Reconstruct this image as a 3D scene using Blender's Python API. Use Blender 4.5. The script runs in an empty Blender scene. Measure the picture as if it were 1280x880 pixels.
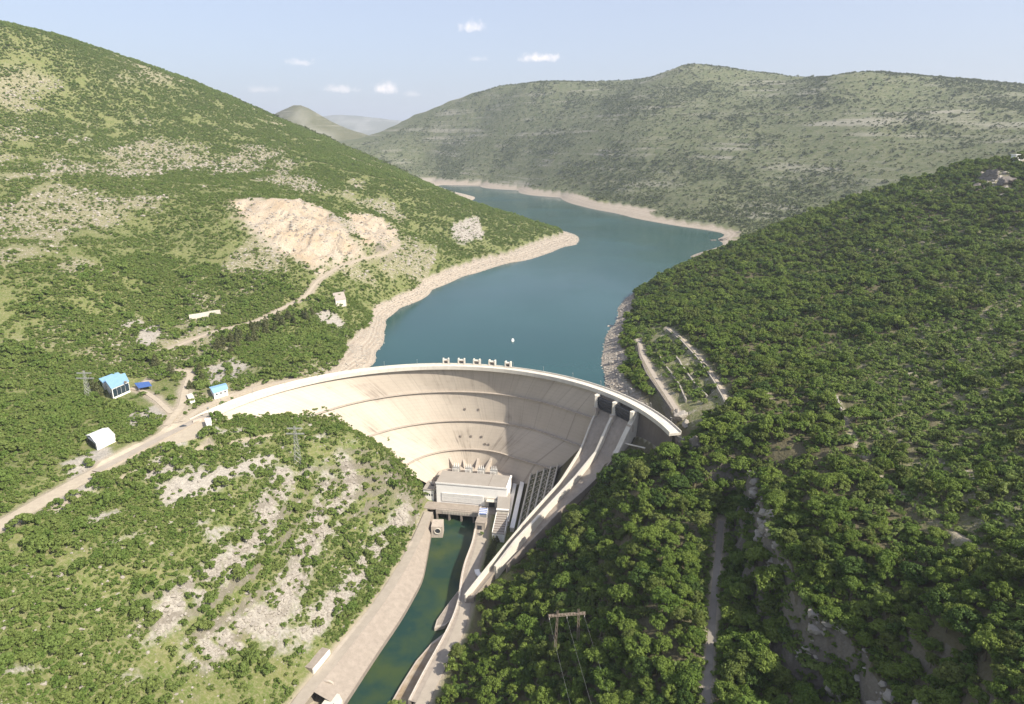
import bpy, math, random
import numpy as np
from mathutils import Vector, Matrix
random.seed(7); RNG = np.random.default_rng(7)
SC = bpy.context.scene
COL = SC.collection
R = math.radians

# ------------------------------------------------------------------ survey camera
FOC = 850.0; PITCH = R(17.3); CAMZ = 295.0
CP, SP = math.cos(PITCH), math.sin(PITCH)
cam = bpy.data.cameras.new('camera'); camo = bpy.data.objects.new('camera', cam); COL.objects.link(camo)
camo.location = (0, 0, CAMZ); camo.rotation_euler = (R(90) - PITCH, 0, 0)
cam.sensor_width = 36; cam.lens = 36 * FOC / 1280; cam.clip_start = 1; cam.clip_end = 60000
SC.camera = camo
SUN_EL, SUN_AZ = 42.0, -31.0          # azimuth measured from +X towards +Y

def ray(px, py):
    x = (px - 640) / FOC; v = -(py - 440) / FOC
    return np.array([x, CP + SP * v, -SP + CP * v])
def atz(px, py, z):                    # sight line to a known elevation
    r = ray(px, py); t = (z - CAMZ) / r[2]
    return np.array([r[0] * t, r[1] * t, z])
def aty(px, py, y):                    # sight line to a known distance
    r = ray(px, py); t = y / r[1]
    return np.array([r[0] * t, y, CAMZ + r[2] * t])
def project(P):
    P = np.asarray(P, float); z = P[..., 2] - CAMZ
    f = CP * P[..., 1] - SP * z; u = SP * P[..., 1] + CP * z
    f = np.where(f < 1, 1e-3, f)
    return 640 + FOC * P[..., 0] / f, 440 - FOC * u / f, f

# ------------------------------------------------------------------ noise
def _hash(ix, iy, s):
    h = (ix.astype(np.int64) * 374761393 + iy.astype(np.int64) * 668265263 + s * 1442695041) & 0xFFFFFFFF
    h = ((h ^ (h >> 13)) * 1274126177) & 0xFFFFFFFF
    return ((h ^ (h >> 16)) & 0xFFFF) / 65535.0
def vnoise(x, y, s=0):
    x = np.asarray(x, float); y = np.asarray(y, float)
    ix, iy = np.floor(x), np.floor(y); fx, fy = x - ix, y - iy
    fx = fx * fx * (3 - 2 * fx); fy = fy * fy * (3 - 2 * fy)
    a = _hash(ix, iy, s); b = _hash(ix + 1, iy, s); c = _hash(ix, iy + 1, s); d = _hash(ix + 1, iy + 1, s)
    return (a * (1 - fx) + b * fx) * (1 - fy) + (c * (1 - fx) + d * fx) * fy
def fbm(x, y, s=0, o=4, g=.5):
    v = 0; a = 1; n = 0
    for i in range(o):
        v = v + a * vnoise(x * 2 ** i + 17.3 * i, y * 2 ** i - 9.1 * i, s + i); n += a; a *= g
    return v / n
def sstep(a, b, x):
    t = np.clip((x - a) / (b - a), 0, 1); return t * t * (3 - 2 * t)
def inpoly(x, y, poly):
    x = np.asarray(x); y = np.asarray(y); c = np.zeros(x.shape, bool); n = len(poly)
    for i in range(n):
        x0, y0 = poly[i][0], poly[i][1]; x1, y1 = poly[i - 1][0], poly[i - 1][1]
        if y0 == y1: continue
        k = ((y0 > y) != (y1 > y)) & (x < (x1 - x0) * (y - y0) / (y1 - y0) + x0)
        c ^= k
    return c
def dline(x, y, pts, closed=False):    # distance to a polyline, and the interpolated third coordinate
    best = np.full(np.shape(x), 1e9); zz = np.zeros(np.shape(x)); n = len(pts)
    for i in range(n if closed else n - 1):
        a = pts[i]; b = pts[(i + 1) % n]; dx, dy = b[0] - a[0], b[1] - a[1]; L = dx * dx + dy * dy + 1e-9
        t = np.clip(((x - a[0]) * dx + (y - a[1]) * dy) / L, 0, 1)
        d = np.hypot(x - a[0] - t * dx, y - a[1] - t * dy); k = d < best
        best = np.where(k, d, best)
        if len(a) > 2: zz = np.where(k, a[2] + t * (b[2] - a[2]), zz)
    return best, zz
def sdpoly(x, y, poly):                # signed distance, negative inside
    d, _ = dline(x, y, [p[:2] for p in poly], True)
    return np.where(inpoly(x, y, poly), -d, d)

# ------------------------------------------------------------------ terrain survey points
LAKE, TAIL, CREST = 95.0, 0.0, 110.0
Zp = [  # (px, py, elevation)
 # reservoir shore
 (467,455,95),(470,440,95),(480,415,95),(482,400,95),(500,385,95),(540,362,95),(580,345,95),(640,328,95),(690,315,95),(720,306,95),(723,297,95),
 (757,485,95),(752,455,95),(757,420,95),(772,385,95),(783,373,97),
 (905,292,95),(850,283,95),(790,272,95),(730,258,95),(700,247,95),(650,238,95),(600,232,95),(540,228,95),
 # rim above the shore
 (440,440,106),(448,420,107),(462,392,107),(485,372,108),(575,333,106),(640,318,104),(690,303,101),
 # left bench, village and road
 (425,382,125),(400,420,113),(430,455,104),(350,440,117),(300,460,113),(400,470,108.5),(330,480,111),(140,495,113),(170,492,113),(125,560,113),
 (272,490,112),(0,658,111),(70,618,111),(130,585,110.5),(200,548,110),(262,527,110),(235,470,115),(0,560,117),(0,500,124),(100,480,117),(60,540,117),
 # left knoll
 (365,528,93),(330,530,98),(300,533,103),(420,541,83),(445,546,77),(480,563,58),(510,587,30),(527,608,15),
 (527,640,9),(505,690,9),(480,730,9),(440,790,9),(400,835,9),(362,880,9),
 (300,600,90),(400,600,63),(450,620,45),(400,700,32),(300,700,64),(200,700,85),(100,700,98),(350,560,86),(200,620,97),(250,580,101),(470,640,28),(480,600,45),
 (300,800,38),(200,800,60),(100,800,78),(0,800,92),(300,880,26),(200,880,48),(100,880,68),(0,880,85),(0,720,103),
 # valley floor
 (590,585,17),(640,600,15),(545,590,18),(600,690,9),(583,745,9),(575,790,9),(550,830,9),(522,880,9),(560,660,8),
 # slope under the spillway, beside the dam foot
 (648,655,9),(664,592,22),(697,584,36),(690,612,34),(664,642,21),(720,580,52),(735,550,66),(640,672,12),(610,700,9),
 # wooded spur right of the spillway
 (775,582,78),(740,625,58),(700,672,44),(660,712,30),(625,752,18),(595,792,12),(560,862,9),
 (760,680,67),(740,760,58),(720,860,50),(800,700,83),(660,780,33),(650,872,30),(800,620,90),(820,680,90),(820,760,84),(810,860,75),
 (795,574,82),(825,564,91),(848,557,103),
 # gully road and cliff
 (903,607,97),(882,618,93),(900,640,89),(895,720,87),(888,800,85),(884,880,83),(868,720,86),(860,800,85),
 (925,640,88),(917,720,86),(935,800,85),(965,880,84),
 (945,608,121),(957,650,117),(977,692,119),(1004,750,116),(1062,790,113),(1125,880,113),(1000,830,98),(1010,880,97),
 # right abutment terraces
 (840,410,124),(870,440,124),(900,480,124),(915,512,123),(845,447,117),(885,492,117),(800,427,110.5),(815,460,110.5),(835,495,110.5),(852,520,110.3),
 (785,402,104),(782,450,103),(790,480,104),(872,545,113),(888,562,115),(900,575,112),(930,440,131),(945,500,129),(880,400,130),
]
Yp = [  # (px, py, distance)
 # left mountain
 (640,268,1512),(690,283,1490),(560,240,1700),(500,212,1880),(450,185,2000),(340,140,2100),(270,108,2050),(200,85,1900),(80,45,1650),(0,28,1450),(-150,5,1500),
 (300,200,1350),(400,200,1500),(500,230,1400),(600,275,1350),(550,300,1180),(100,150,1350),(100,250,898),(100,350,631),(200,300,833),(0,300,702),(0,200,1030),
 (200,400,649),(300,380,683),(400,345,776),(330,252,960),(420,270,1010),(470,300,930),(250,250,960),(200,200,1250),(-150,300,700),(-150,500,420),(-150,650,290),(-150,850,190),
 # right hill silhouette and face
 (800,366,860),(830,348,880),(880,322,930),(950,292,980),(1000,274,1000),(1100,238,1020),(1200,207,1030),(1280,197,1000),(1400,180,980),
 (1280,300,692),(1280,400,484),(1280,500,355),(1280,600,270),(1280,700,214),(1150,300,763),(1150,400,543),(1150,500,392),(1150,600,301),(1150,700,242),
 (1150,800,196),(1280,880,150),(1150,880,172),(1000,330,794),(1000,400,601),(1000,450,503),(1000,520,402),(1000,600,324),(1000,660,276),(900,360,764),(900,400,644),(950,560,366),(1400,500,330),(1400,800,160),
 # far side of the lake
 (1000,240,1800),(1000,180,2200),(900,240,1900),(900,180,2400),(900,130,2900),(870,80,3500),(800,230,2250),(800,170,2700),(800,130,3100),(790,108,3600),
 (690,200,3000),(690,150,3500),(690,109,3900),(600,200,3500),(600,150,4000),(620,110,4200),(560,127,4400),(480,171,4800),(530,200,3900),(740,116,3700),(830,90,3550),(910,84,3500),
 (1075,88,2800),(1010,110,2850),(960,117,3000),(1180,103,2600),(1280,115,2400),(1100,150,2200),(1200,170,1900),(1280,150,2000),(1280,185,1620),(1400,120,2300),(1150,120,2480),(660,106,4000),(765,113,3650),(850,83,3500),(890,83,3500),(930,99,3300),(1040,94,2800),(1110,89,2800),(1230,111,2450),(590,117,4300),(520,143,4600),
]
Wp = [(-150,497,80),(-170,486,89),(-188,464,97),(-122,512,58),(-203,440,104),(0,590,70),(0,640,55),(30,760,50),(100,900,50),(250,1200,60),(300,1450,60),(200,1900,70),(50,2400,75),(-150,2900,80),
 (60,1620,95),(-60,1900,95),(-160,2300,95),(-260,2800,95),(210,1000,95),(320,1220,95),(430,1440,95),(480,1340,108),(740,1400,150),(1010,1400,215),(300,1060,112),
 (-400,2500,200),(-700,2700,300),(-1100,2500,420),(-1300,2000,480),(-600,3300,150),(-900,4200,250),
 (-60,200,0),(-60,100,0),(0,120,20),(60,100,60),(-150,100,50),(-250,100,90),(120,60,110),(300,0,160),(-400,100,130),
 (1200,4800,450),(500,5000,450),(2500,3600,450),(0,5400,350),(-600,5600,250),(3500,2600,450),(1500,1200,300),(-1800,1200,620),(-2500,2500,600),(-1200,500,330),(900,500,270),(700,200,210)]
pts = np.array([atz(*p) for p in Zp] + [aty(*p) for p in Yp] + [np.array(p, float) for p in Wp])
def kern(d2): return np.sqrt(d2 + 6.0 ** 2)
def fit(P):
    n = len(P); S = 1000.0
    d2 = ((P[:, None, :2] - P[None, :, :2]) ** 2).sum(-1)
    A = np.zeros((n + 3, n + 3)); A[:n, :n] = -kern(d2) / S
    A[:n, :n] += np.eye(n) * 0.0012
    A[:n, n] = 1; A[:n, n + 1:n + 3] = P[:, :2] / S; A[n:, :n] = A[:n, n:].T
    b = np.zeros(n + 3); b[:n] = P[:, 2]
    return np.linalg.solve(A, b)
W = fit(pts)
def rbf(x, y):
    out = np.empty(x.size); xf, yf = x.ravel(), y.ravel(); S = 1000.0
    for i in range(0, x.size, 20000):
        a, b = xf[i:i + 20000], yf[i:i + 20000]
        d2 = (a[:, None] - pts[None, :, 0]) ** 2 + (b[:, None] - pts[None, :, 1]) ** 2
        out[i:i + 20000] = -kern(d2) @ W[:-3] / S + W[-3] + W[-2] * a / S + W[-1] * b / S
    return out.reshape(x.shape)

def lines(lo, hi, f0, f1, h, g=1.04, cap=42):
    mid = list(np.arange(f0, f1 + .01, h)); a = []; s = h; p = f0
    while p > lo: s = min(s * g, cap); p -= s; a.append(p)
    b = []; s = h; p = mid[-1]
    while p < hi: s = min(s * g, cap); p += s; b.append(p)
    return np.array(a[::-1] + mid + b)
GX = lines(-4300, 4300, -300, 300, 2.2); GY = lines(-120, 6200, 190, 720, 2.2)
XX, YY = np.meshgrid(GX, GY)
ZZ = rbf(XX, YY)
def hz(x, y):
    x = np.asarray(x, float); y = np.asarray(y, float)
    i = np.clip(np.searchsorted(GX, x) - 1, 0, len(GX) - 2); j = np.clip(np.searchsorted(GY, y) - 1, 0, len(GY) - 2)
    fx = np.clip((x - GX[i]) / (GX[i + 1] - GX[i]), 0, 1); fy = np.clip((y - GY[j]) / (GY[j + 1] - GY[j]), 0, 1)
    return (ZZ[j, i] * (1 - fx) + ZZ[j, i + 1] * fx) * (1 - fy) + (ZZ[j + 1, i] * (1 - fx) + ZZ[j + 1, i + 1] * fx) * fy
TS = np.concatenate([np.arange(120, 1200, 1.0), np.arange(1200, 7000, 8.0)])
def ground(px, py):
    r = ray(px, py); x, y, z = r[0] * TS, r[1] * TS, CAMZ + r[2] * TS
    k = np.nonzero(z < hz(x, y))[0]
    k = k[0] if len(k) else len(TS) - 1
    return np.array([x[k], y[k], float(hz(x[k], y[k]))])
def gline(pix): return [ground(*p) for p in pix]
def resample(P, step):
    P = np.array(P, float); d = np.concatenate([[0], np.cumsum(np.hypot(*np.diff(P[:, :2], axis=0).T))])
    n = max(2, int(d[-1] / step) + 1); s = np.linspace(0, d[-1], n)
    Q = np.stack([np.interp(s, d, P[:, k]) for k in range(P.shape[1])], 1)
    for _ in range(3):
        if n > 4: Q[1:-1] = (Q[:-2] + 2 * Q[1:-1] + Q[2:]) / 4
    return Q

# roughness of the hills
dist = np.hypot(XX, YY)
near = 1 - sstep(500, 1400, dist)
lakey = sstep(2, 40, np.abs(ZZ - LAKE))
rough = (fbm(XX / 60, YY / 60, 3, 4) - .5) * 7 * near + (fbm(XX / 200, YY / 200, 9, 5) - .5) * 22 * (1 - .75 * sstep(2200, 2900, YY)) * (1 - near) + (fbm(XX / 9, YY / 9, 21, 3) - .5) * 2.6 * near
rough += -np.abs(fbm(XX / 420 + .3 * YY / 420, YY / 500, 31, 3) - .5) * 50 * sstep(1500, 2100, dist) * (1 - sstep(2300, 3000, YY))
works = [(-62,330),(-30,560),(110,560),(150,400),(40,330),(-20,300),(-100,290),(-95,380),(-75,450)]
flatm = sstep(0, 30, sdpoly(XX, YY, works))
bench = sstep(0, 40, sdpoly(XX, YY, [(-330,300),(-200,330),(-180,520),(-330,560)]))
ZZ = ZZ + rough * np.minimum(lakey, flatm) * (.25 + .75 * bench)
# ledges of limestone on the right hill, the knoll and the far ridges
def strata(z, h, k): 
    f = z / h; i = np.floor(f); t = f - i
    return (i + sstep(.5 - k, .5 + k, t)) * h
far_m = sstep(1700, 2300, YY) * .22
ZZ = ZZ * (1 - far_m) + strata(ZZ + 14 * (fbm(XX / 300, YY / 300, 5, 3) - .5), 38, .30) * far_m
kn = (1 - sstep(-20, 10, sdpoly(XX, YY, [(-230,200),(-205,420),(-150,470),(-95,490),(-100,420),(-110,340),(-140,240)]))) * .45
ZZ = ZZ * (1 - kn) + strata(ZZ + .35 * XX + 8 * (fbm(XX / 40, YY / 40, 6, 3) - .5), 8, .3) * kn - .35 * XX * kn

# ------------------------------------------------------------------ graded ground: roads, platforms, canal
def grade(path, half, blend):
    d, z = dline(XX, YY, path); w = 1 - sstep(half, half + blend, d)
    m = d < half + blend
    ZZ[m] = (ZZ * (1 - w) + z * w)[m]
def platform(poly, z, blend):
    d = sdpoly(XX, YY, poly); w = 1 - sstep(0, blend, d); m = d < blend
    ZZ[m] = (ZZ * (1 - w) + z * w)[m]
def pz(pix, z): return [atz(a, b, z) for a, b in pix]

main_road = resample(pz([(-40,682),(0,657),(70,617),(130,585),(180,558),(215,537),(250,524)], 110.2), 5)
plaza = pz([(205,545),(262,519),(268,530),(258,545),(225,553),(190,566)], 110.0)
lane_house = resample(gline([(208,532),(228,508),(232,485),(240,464),(215,463),(197,470),(178,480)]), 4)
lane_link = resample(gline([(214,517),(196,500),(180,489),(166,486)]), 4)
dam_lane = resample(pz([(228,527),(250,511),(280,497),(320,484),(370,474)], 110.6), 4)
hill_track = resample(gline([(205,440),(262,416),(322,402),(352,386),(382,372),(396,352),(420,335),(452,324),(480,318),(500,306)]), 6)
gully_road = resample(pz([(901,655),(897,700),(893,740),(889,800),(885,850),(883,900)], 88) * np.array([1, 1, 1]), 5)
for i, q in enumerate(gully_road): gully_road[i, 2] = 90 - 8 * i / len(gully_road)
terrace_road_low = resample(pz([(797,424),(804,445),(818,470),(836,497),(850,519)], 110.4), 4)
terrace_road_high = resample(pz([(834,409),(853,423),(875,446),(895,474),(908,498),(913,515)], 123.6), 4)
hill_paths = [resample(gline(p), 6) for p in ([(955,486),(968,505),(985,535)], [(1045,495),(1070,555),(1110,610),(1170,650),(1230,690),(1290,725)])]
left_paths = [resample(gline(p), 5) for p in ([(60,640),(150,600),(260,560),(340,545)],)]
bank_road = resample(pz([(536,640),(524,668),(508,700),(490,730),(468,762),(440,797),(410,835),(385,862),(365,890)], 9), 5)
tail_road = resample(pz([(607,640),(603,668),(598,690),(590,715),(584,742),(580,770),(568,802),(550,834),(536,862),(520,895)], 8.6), 5)
canal_left = resample(pz([(543,640),(541,660),(536,690),(529,728),(503,775),(471,822),(427,890)], 0), 4)
canal_right = resample(pz([(601,640),(594,664),(590,690),(579,717),(574,742),(572,768),(560,798),(545,826),(530,852),(510,892)], 0), 4)
grade(main_road, 7, 10); platform(plaza, 110, 6); grade(lane_house, 3, 5); grade(lane_link, 2.5, 4); grade(dam_lane, 3, 4); grade(hill_track, 3, 8)
grade(gully_road, 2, 4); grade(terrace_road_low, 3.0, 3); grade(terrace_road_high, 2.4, 4)
for p in hill_paths: grade(p, 1.0, 4)
platform(pz([(118,492),(172,478),(190,490),(140,512)], 113), 113, 6)
platform(pz([(100,560),(150,548),(165,552),(125,575)], 112.6), 112.6, 6)
platform([(-76,445),(-72,490),(-64,526),(0,520),(4,450),(-8,420)], 8.4, 5)
bw = 12
platform([tuple(p[:2]) for p in bank_road] + [tuple(p[:2]) for p in canal_left[::-1]], 8.2, 3)
grade(tail_road, 4, 5)
canal = [tuple(p[:2]) for p in canal_left] + [tuple(p[:2]) for p in canal_right[::-1]]
dcan = sdpoly(XX, YY, canal); ZZ = np.where(dcan < 3.0, -6.0, ZZ)
# revetment sits over ground kept lower than its sheet
dl, _ = dline(XX, YY, canal_left); ZZ = np.where((YY < 484) & (dl < 24) & inpoly(XX, YY, [tuple(p[:2]) for p in bank_road] + [tuple(p[:2]) for p in canal_left[::-1]]), np.minimum(ZZ, .8), ZZ)
# rock wall on the right of the gully
cl = resample(pz([(938,592),(945,608),(957,650),(977,692),(1004,750),(1062,790),(1125,880),(1160,960)], 118), 3)
dcl, _ = dline(XX, YY, cl); gxx = np.interp(YY, cl[::-1, 1], cl[::-1, 0]); sd_ = np.where(XX > gxx, dcl, -dcl) + (fbm(XX / 11, YY / 11, 88, 3) - .5) * 9
sd_ = np.where(YY > cl[0, 1] + 2, 99, sd_)
topz = 119 + (fbm(XX / 14, YY / 14, 89, 3) - .5) * 6 - 5 * sstep(0, 60, 290 - YY); floor_ = np.interp(YY, [180, 300, 340, 372], [84, 87, 92, 108])
wq = 1 - sstep(9, 20, np.abs(sd_)); prof = floor_ + (topz - floor_) * (.42 * sstep(-9, -6, sd_) + .58 * sstep(-2.5, 1.5, sd_))
ZZ = ZZ * (1 - wq) + np.where(sd_ > 0, np.maximum(prof, ZZ - 3), np.minimum(prof, np.maximum(ZZ, floor_))) * wq
grade(gully_road, 1.8, 3)
DAMC = np.array([-57.7, 385.8]); DAMR = 166.7

# ------------------------------------------------------------------ ground-cover zones
def zone(pix): return [tuple(ground(*p)[:2]) for p in pix]
quarry = zone([(286,250),(330,248),(385,253),(415,266),(425,280),(440,298),(455,312),(440,322),(415,330),(395,340),(382,330),(350,316),(318,290),(296,272)])
quarry2 = zone([(430,268),(450,266),(480,275),(498,290),(494,302),(470,312),(455,308),(440,290)])
screes = [zone(p) for p in ([(190,606),(240,592),(290,582),(335,566),(345,572),(325,592),(285,606),(235,622),(205,632)],
   [(392,392),(410,388),(430,402),(432,412),(415,408),(398,402)], [(165,425),(200,405),(210,410),(185,435)], [(150,402),(175,398),(180,406),(155,410)],
   [(255,462),(290,448),(312,455),(290,475),(262,482)], [(170,590),(200,572),(230,570),(225,588),(185,600)], [(560,285),(596,272),(606,296),(575,305)],
   [(60,625),(110,600),(120,612),(75,640)], [(75,580),(130,560),(150,575),(90,600)], [(150,520),(200,505),(210,520),(165,535)])]
rock_bands = [gline(p) for p in ([(180,790),(230,750),(290,705),(325,665),(345,620),(355,590)], [(245,820),(300,790),(345,750),(372,725)],
   [(330,790),(362,745),(385,690),(405,640),(412,600)], [(430,575),(440,600),(405,660)], [(455,700),(480,670),(515,640)], [(380,800),(430,740),(470,690)])]
ring_near = sstep(0, 1, 0)
NV = XX.size
for q in (zone([(286,250),(330,248),(385,253),(415,266),(425,280),(440,298),(455,312),(440,322),(415,330),(395,340),(382,330),(350,316),(318,290),(296,272)]), zone([(430,268),(450,266),(480,275),(498,290),(494,302),(470,312),(455,308),(440,290)])):
    wq = 1 - sstep(-18, 4, sdpoly(XX, YY, q)); ZZ = ZZ + wq * (np.abs(fbm(XX / 30, YY / 70, 91, 4) - .5) * -40 + (fbm(XX / 8, YY / 8, 92, 3) - .5) * 9 + 3)
bare = np.zeros_like(XX); dirt = np.zeros_like(XX); ring = np.zeros_like(XX)
jit = (fbm(XX / 7, YY / 7, 44, 3) - .5) * 12
scree = np.zeros_like(XX)
for q in screes: scree = np.maximum(scree, 1 - sstep(-2, 2, sdpoly(XX, YY, q) + jit * .6))
bare = np.maximum(bare, scree)
for q in (quarry, quarry2): bare = np.maximum(bare, 1 - sstep(-8, 8, sdpoly(XX, YY, q) + jit * 2.2))
quarrym = np.maximum(1 - sstep(-12, 12, sdpoly(XX, YY, quarry) + jit * 2), 1 - sstep(-10, 10, sdpoly(XX, YY, quarry2) + jit * 2))
for q in rock_bands:
    d, _ = dline(XX, YY, q); n = fbm(XX / 6, YY / 6, 55, 3)
    bare = np.maximum(bare, (1 - sstep(3.5, 8.5, d)) * sstep(.33, .45, n))
    scree = np.maximum(scree, (1 - sstep(2, 5.5, d)) * sstep(.40, .5, n))
knoll_poly = [(-260,200),(-215,420),(-150,470),(-72,492),(-78,430),(-100,340),(-130,250),(-150,190)]
inknoll = 1 - sstep(-5, 10, sdpoly(XX, YY, knoll_poly))
ku = XX * .5 + YY * .866; kv = XX * .866 - YY * .5
streak = sstep(.60, .68, fbm(ku / 34, kv / 6.5, 57, 4)) * sstep(.40, .55, fbm(XX / 50, YY / 50, 58, 2))
bare = np.maximum(bare, inknoll * streak)
for p, w in ((hill_track, 5), (lane_house, 5), (lane_link, 4), (dam_lane, 6), (main_road, 6.5), (gully_road, 2.6), (terrace_road_low, 3.2), (terrace_road_high, 2.2)):
    d, _ = dline(XX, YY, p); dirt = np.maximum(dirt, 1 - sstep(w * .7, w * 1.5, d + jit * .25))
for p in hill_paths + left_paths:
    d, _ = dline(XX, YY, p); dirt = np.maximum(dirt, (1 - sstep(.8, 2.6, d + jit * .15)) * sstep(.36, .5, fbm(XX / 18, YY / 18, 66, 3)))
for p in (bank_road, tail_road):
    d, _ = dline(XX, YY, p); dirt = np.maximum(dirt, 1 - sstep(4, 7, d))
# bathtub ring: bare shore up to the top water level, only near the lake
lake_pts = [(0,560),(0,700),(100,900),(260,1200),(300,1450),(200,1900),(50,2400),(-150,2900),(-330,3300)]
dlk, _ = dline(XX, YY, lake_pts)
top = 106.5 + (fbm(XX / 25, YY / 25, 61, 3) - .5) * 5 + sstep(1000, 2500, dist) * 4 - 3.5 * ((XX > 55) & (YY < 900)) - 7 * sstep(300, 420, XX) * (YY < 1900)
upstream = (np.hypot(XX - DAMC[0], YY - DAMC[1]) > DAMR - 2) & (YY > 395)
ring = (1 - sstep(-.8, 1.2, ZZ - top)) * (1 - sstep(420, 620, dlk)) * upstream
sl = (YY > 520) & (YY < 700) & (XX < -60) & (XX > -190)
# open patches on the left mountain
scrubby = 1 - sstep(-25, 25, sdpoly(XX, YY, zone([(1035,440),(1150,400),(1300,380),(1310,730),(1190,665),(1100,580),(1040,520)])) + (fbm(XX / 30, YY / 30, 75, 3) - .5) * 70)
left_open = sstep(.50, .62, fbm(XX / 75, YY / 110, 71, 4)) * ((XX < -120) & (YY > 470))
terr_zone = (1 - sstep(-4, 8, sdpoly(XX, YY, zone([(790,405),(835,405),(880,440),(915,510),(905,530),(860,530),(815,480),(795,450)]))))
terr_open = terr_zone * (.6 * sstep(.38, .55, fbm(XX / 9, YY / 9, 74, 3)) + .3)
face_open = np.clip(.75 * scrubby * sstep(.30, .42, fbm(XX / 14, YY / 14, 76, 3)) + sstep(.44, .60, fbm(XX / 60, YY / 60, 73, 4) + .08 * sstep(230, 420, XX) * sstep(750, 500, YY)) * sstep(150, 220, XX) * sstep(12, 40, ZZ - 118), 0, 1)

# ------------------------------------------------------------------ materials
def nodes(name):
    m = bpy.data.materials.new(name); m.use_nodes = True
    nt = m.node_tree; b = nt.nodes['Principled BSDF']; b.inputs['Specular IOR Level'].default_value = .2
    return m, nt, b
def N(nt, typ, **kw):
    n = nt.nodes.new(typ)
    for k, v in kw.items():
        if k in n.inputs: n.inputs[k].default_value = v
        else: setattr(n, k, v)
    return n
def ramp(nt, src, stops):
    r = nt.nodes.new('ShaderNodeValToRGB'); e = r.color_ramp.elements
    while len(e) < len(stops): e.new(.5)
    for i, (p, c) in enumerate(stops): e[i].position = p; e[i].color = (*c, 1) if len(c) == 3 else c
    nt.links.new(src, r.inputs[0]); return r.outputs[0]
def mix(nt, f, a, b, mode='MIX'):
    n = nt.nodes.new('ShaderNodeMix'); n.data_type = 'RGBA'; n.blend_type = mode
    for s, v in ((n.inputs[0], f), (n.inputs[6], a), (n.inputs[7], b)):
        if hasattr(v, 'links'): nt.links.new(v, s)
        else: s.default_value = v if not isinstance(v, tuple) else (*v, 1)
    return n.outputs[2]
def mth(nt, op, a, b=0., clamp=False):
    n = nt.nodes.new('ShaderNodeMath'); n.operation = op; n.use_clamp = clamp
    for s, v in ((n.inputs[0], a), (n.inputs[1], b)):
        if hasattr(v, 'links'): nt.links.new(v, s)
        else: s.default_value = v
    return n.outputs[0]
def noise(nt, co, scale, det=4, rough=.6):
    n = N(nt, 'ShaderNodeTexNoise', Scale=scale, Detail=det, Roughness=rough)
    nt.links.new(co, n.inputs['Vector']); return n.outputs['Fac']
def bump(nt, b, h, s, d):
    n = N(nt, 'ShaderNodeBump', Strength=s, Distance=d); nt.links.new(h, n.inputs['Height']); nt.links.new(n.outputs[0], b.inputs['Normal'])
def gen(name, col, col2=None, scale=.3, rough=.8, spec=.2, streak=0, bmp=.15, metal=0):
    m, nt, b = nodes(name); co = N(nt, 'ShaderNodeNewGeometry').outputs['Position']
    col2 = col2 or tuple(c * .8 for c in col)
    f = noise(nt, co, scale, 5); f2 = noise(nt, co, scale * 9, 3)
    c = mix(nt, mth(nt, 'MULTIPLY_ADD', f, 1.0), col, col2)
    c = mix(nt, ramp(nt, f, [(.35, (0, 0, 0)), (.65, (1, 1, 1))]), col, col2)
    c = mix(nt, .35, c, mix(nt, f2, tuple(v * .7 for v in col), tuple(min(1, v * 1.2) for v in col)))
    if streak:
        mp = N(nt, 'ShaderNodeMapping'); mp.inputs['Scale'].default_value = (1, 1, .06); nt.links.new(co, mp.inputs[0])
        s = noise(nt, mp.outputs[0], .5, 5, .7)
        c = mix(nt, mth(nt, 'MULTIPLY', ramp(nt, s, [(.5, (0, 0, 0)), (.75, (1, 1, 1))]), streak), c, tuple(v * .42 for v in col))
    nt.links.new(c, b.inputs['Base Color']); b.inputs['Roughness'].default_value = rough; b.inputs['Specular IOR Level'].default_value = spec; b.inputs['Metallic'].default_value = metal
    if bmp: bump(nt, b, f2, bmp, .3)
    return m
M = {}
M['concrete'] = gen('concrete', (.46, .40, .335), (.38, .33, .28), .12, .85, streak=.5)
M['concrete_pale'] = gen('concrete_pale', (.62, .58, .50), (.50, .46, .40), .2, .85, streak=.2)
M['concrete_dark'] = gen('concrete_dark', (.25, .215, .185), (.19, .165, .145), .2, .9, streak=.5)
M['chute'] = gen('chute_concrete', (.325, .28, .235), (.245, .21, .175), .3, .85, streak=.3)
M['road'] = gen('old_asphalt', (.36, .315, .26), (.29, .255, .21), .25, .9)
M['gravel'] = gen('gravel_track', (.42, .365, .28), (.34, .29, .225), .35, .95)
M['greyroad'] = gen('grey_asphalt', (.25, .225, .19), (.20, .18, .15), .2, .9)
M['white'] = gen('white_plaster', (.84, .82, .78), (.80, .78, .74), .3, .7, streak=.06)
M['roof_grey'] = gen('roof_felt', (.33, .30, .265), (.28, .255, .225), .15, .85)
M['roof_blue'] = gen('blue_sheet_roof', (.27, .46, .66), (.23, .40, .58), .3, .45, .4, bmp=0)
M['roof_navy'] = gen('dark_blue_roof', (.06, .13, .36), (.05, .11, .30), .3, .5, .4, bmp=0)
M['glass'] = gen('dark_glazing', (.02, .035, .05), (.03, .05, .06), .6, .15, .6, bmp=0)
M['mossy'] = gen('mossy_rock', (.10, .11, .05), (.16, .14, .10), .4, .9, bmp=.5)
M['wet_shade'] = gen('damp_shaded_concrete', (.17, .145, .12), (.12, .10, .085), .12, .8, streak=.4)  # damp stains, with the shade of the dam's right wing also put into the colour
M['pale_glass'] = gen('pale_glazing', (.42, .45, .47), (.38, .41, .44), .6, .3, .4, bmp=0)
M['steel'] = gen('galvanised_steel', (.38, .38, .37), (.30, .30, .29), 1, .5, .5, metal=.3, bmp=0)
M['gate'] = gen('painted_gate_steel', (.035, .04, .05), (.05, .05, .055), .4, .55, .4)
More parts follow.
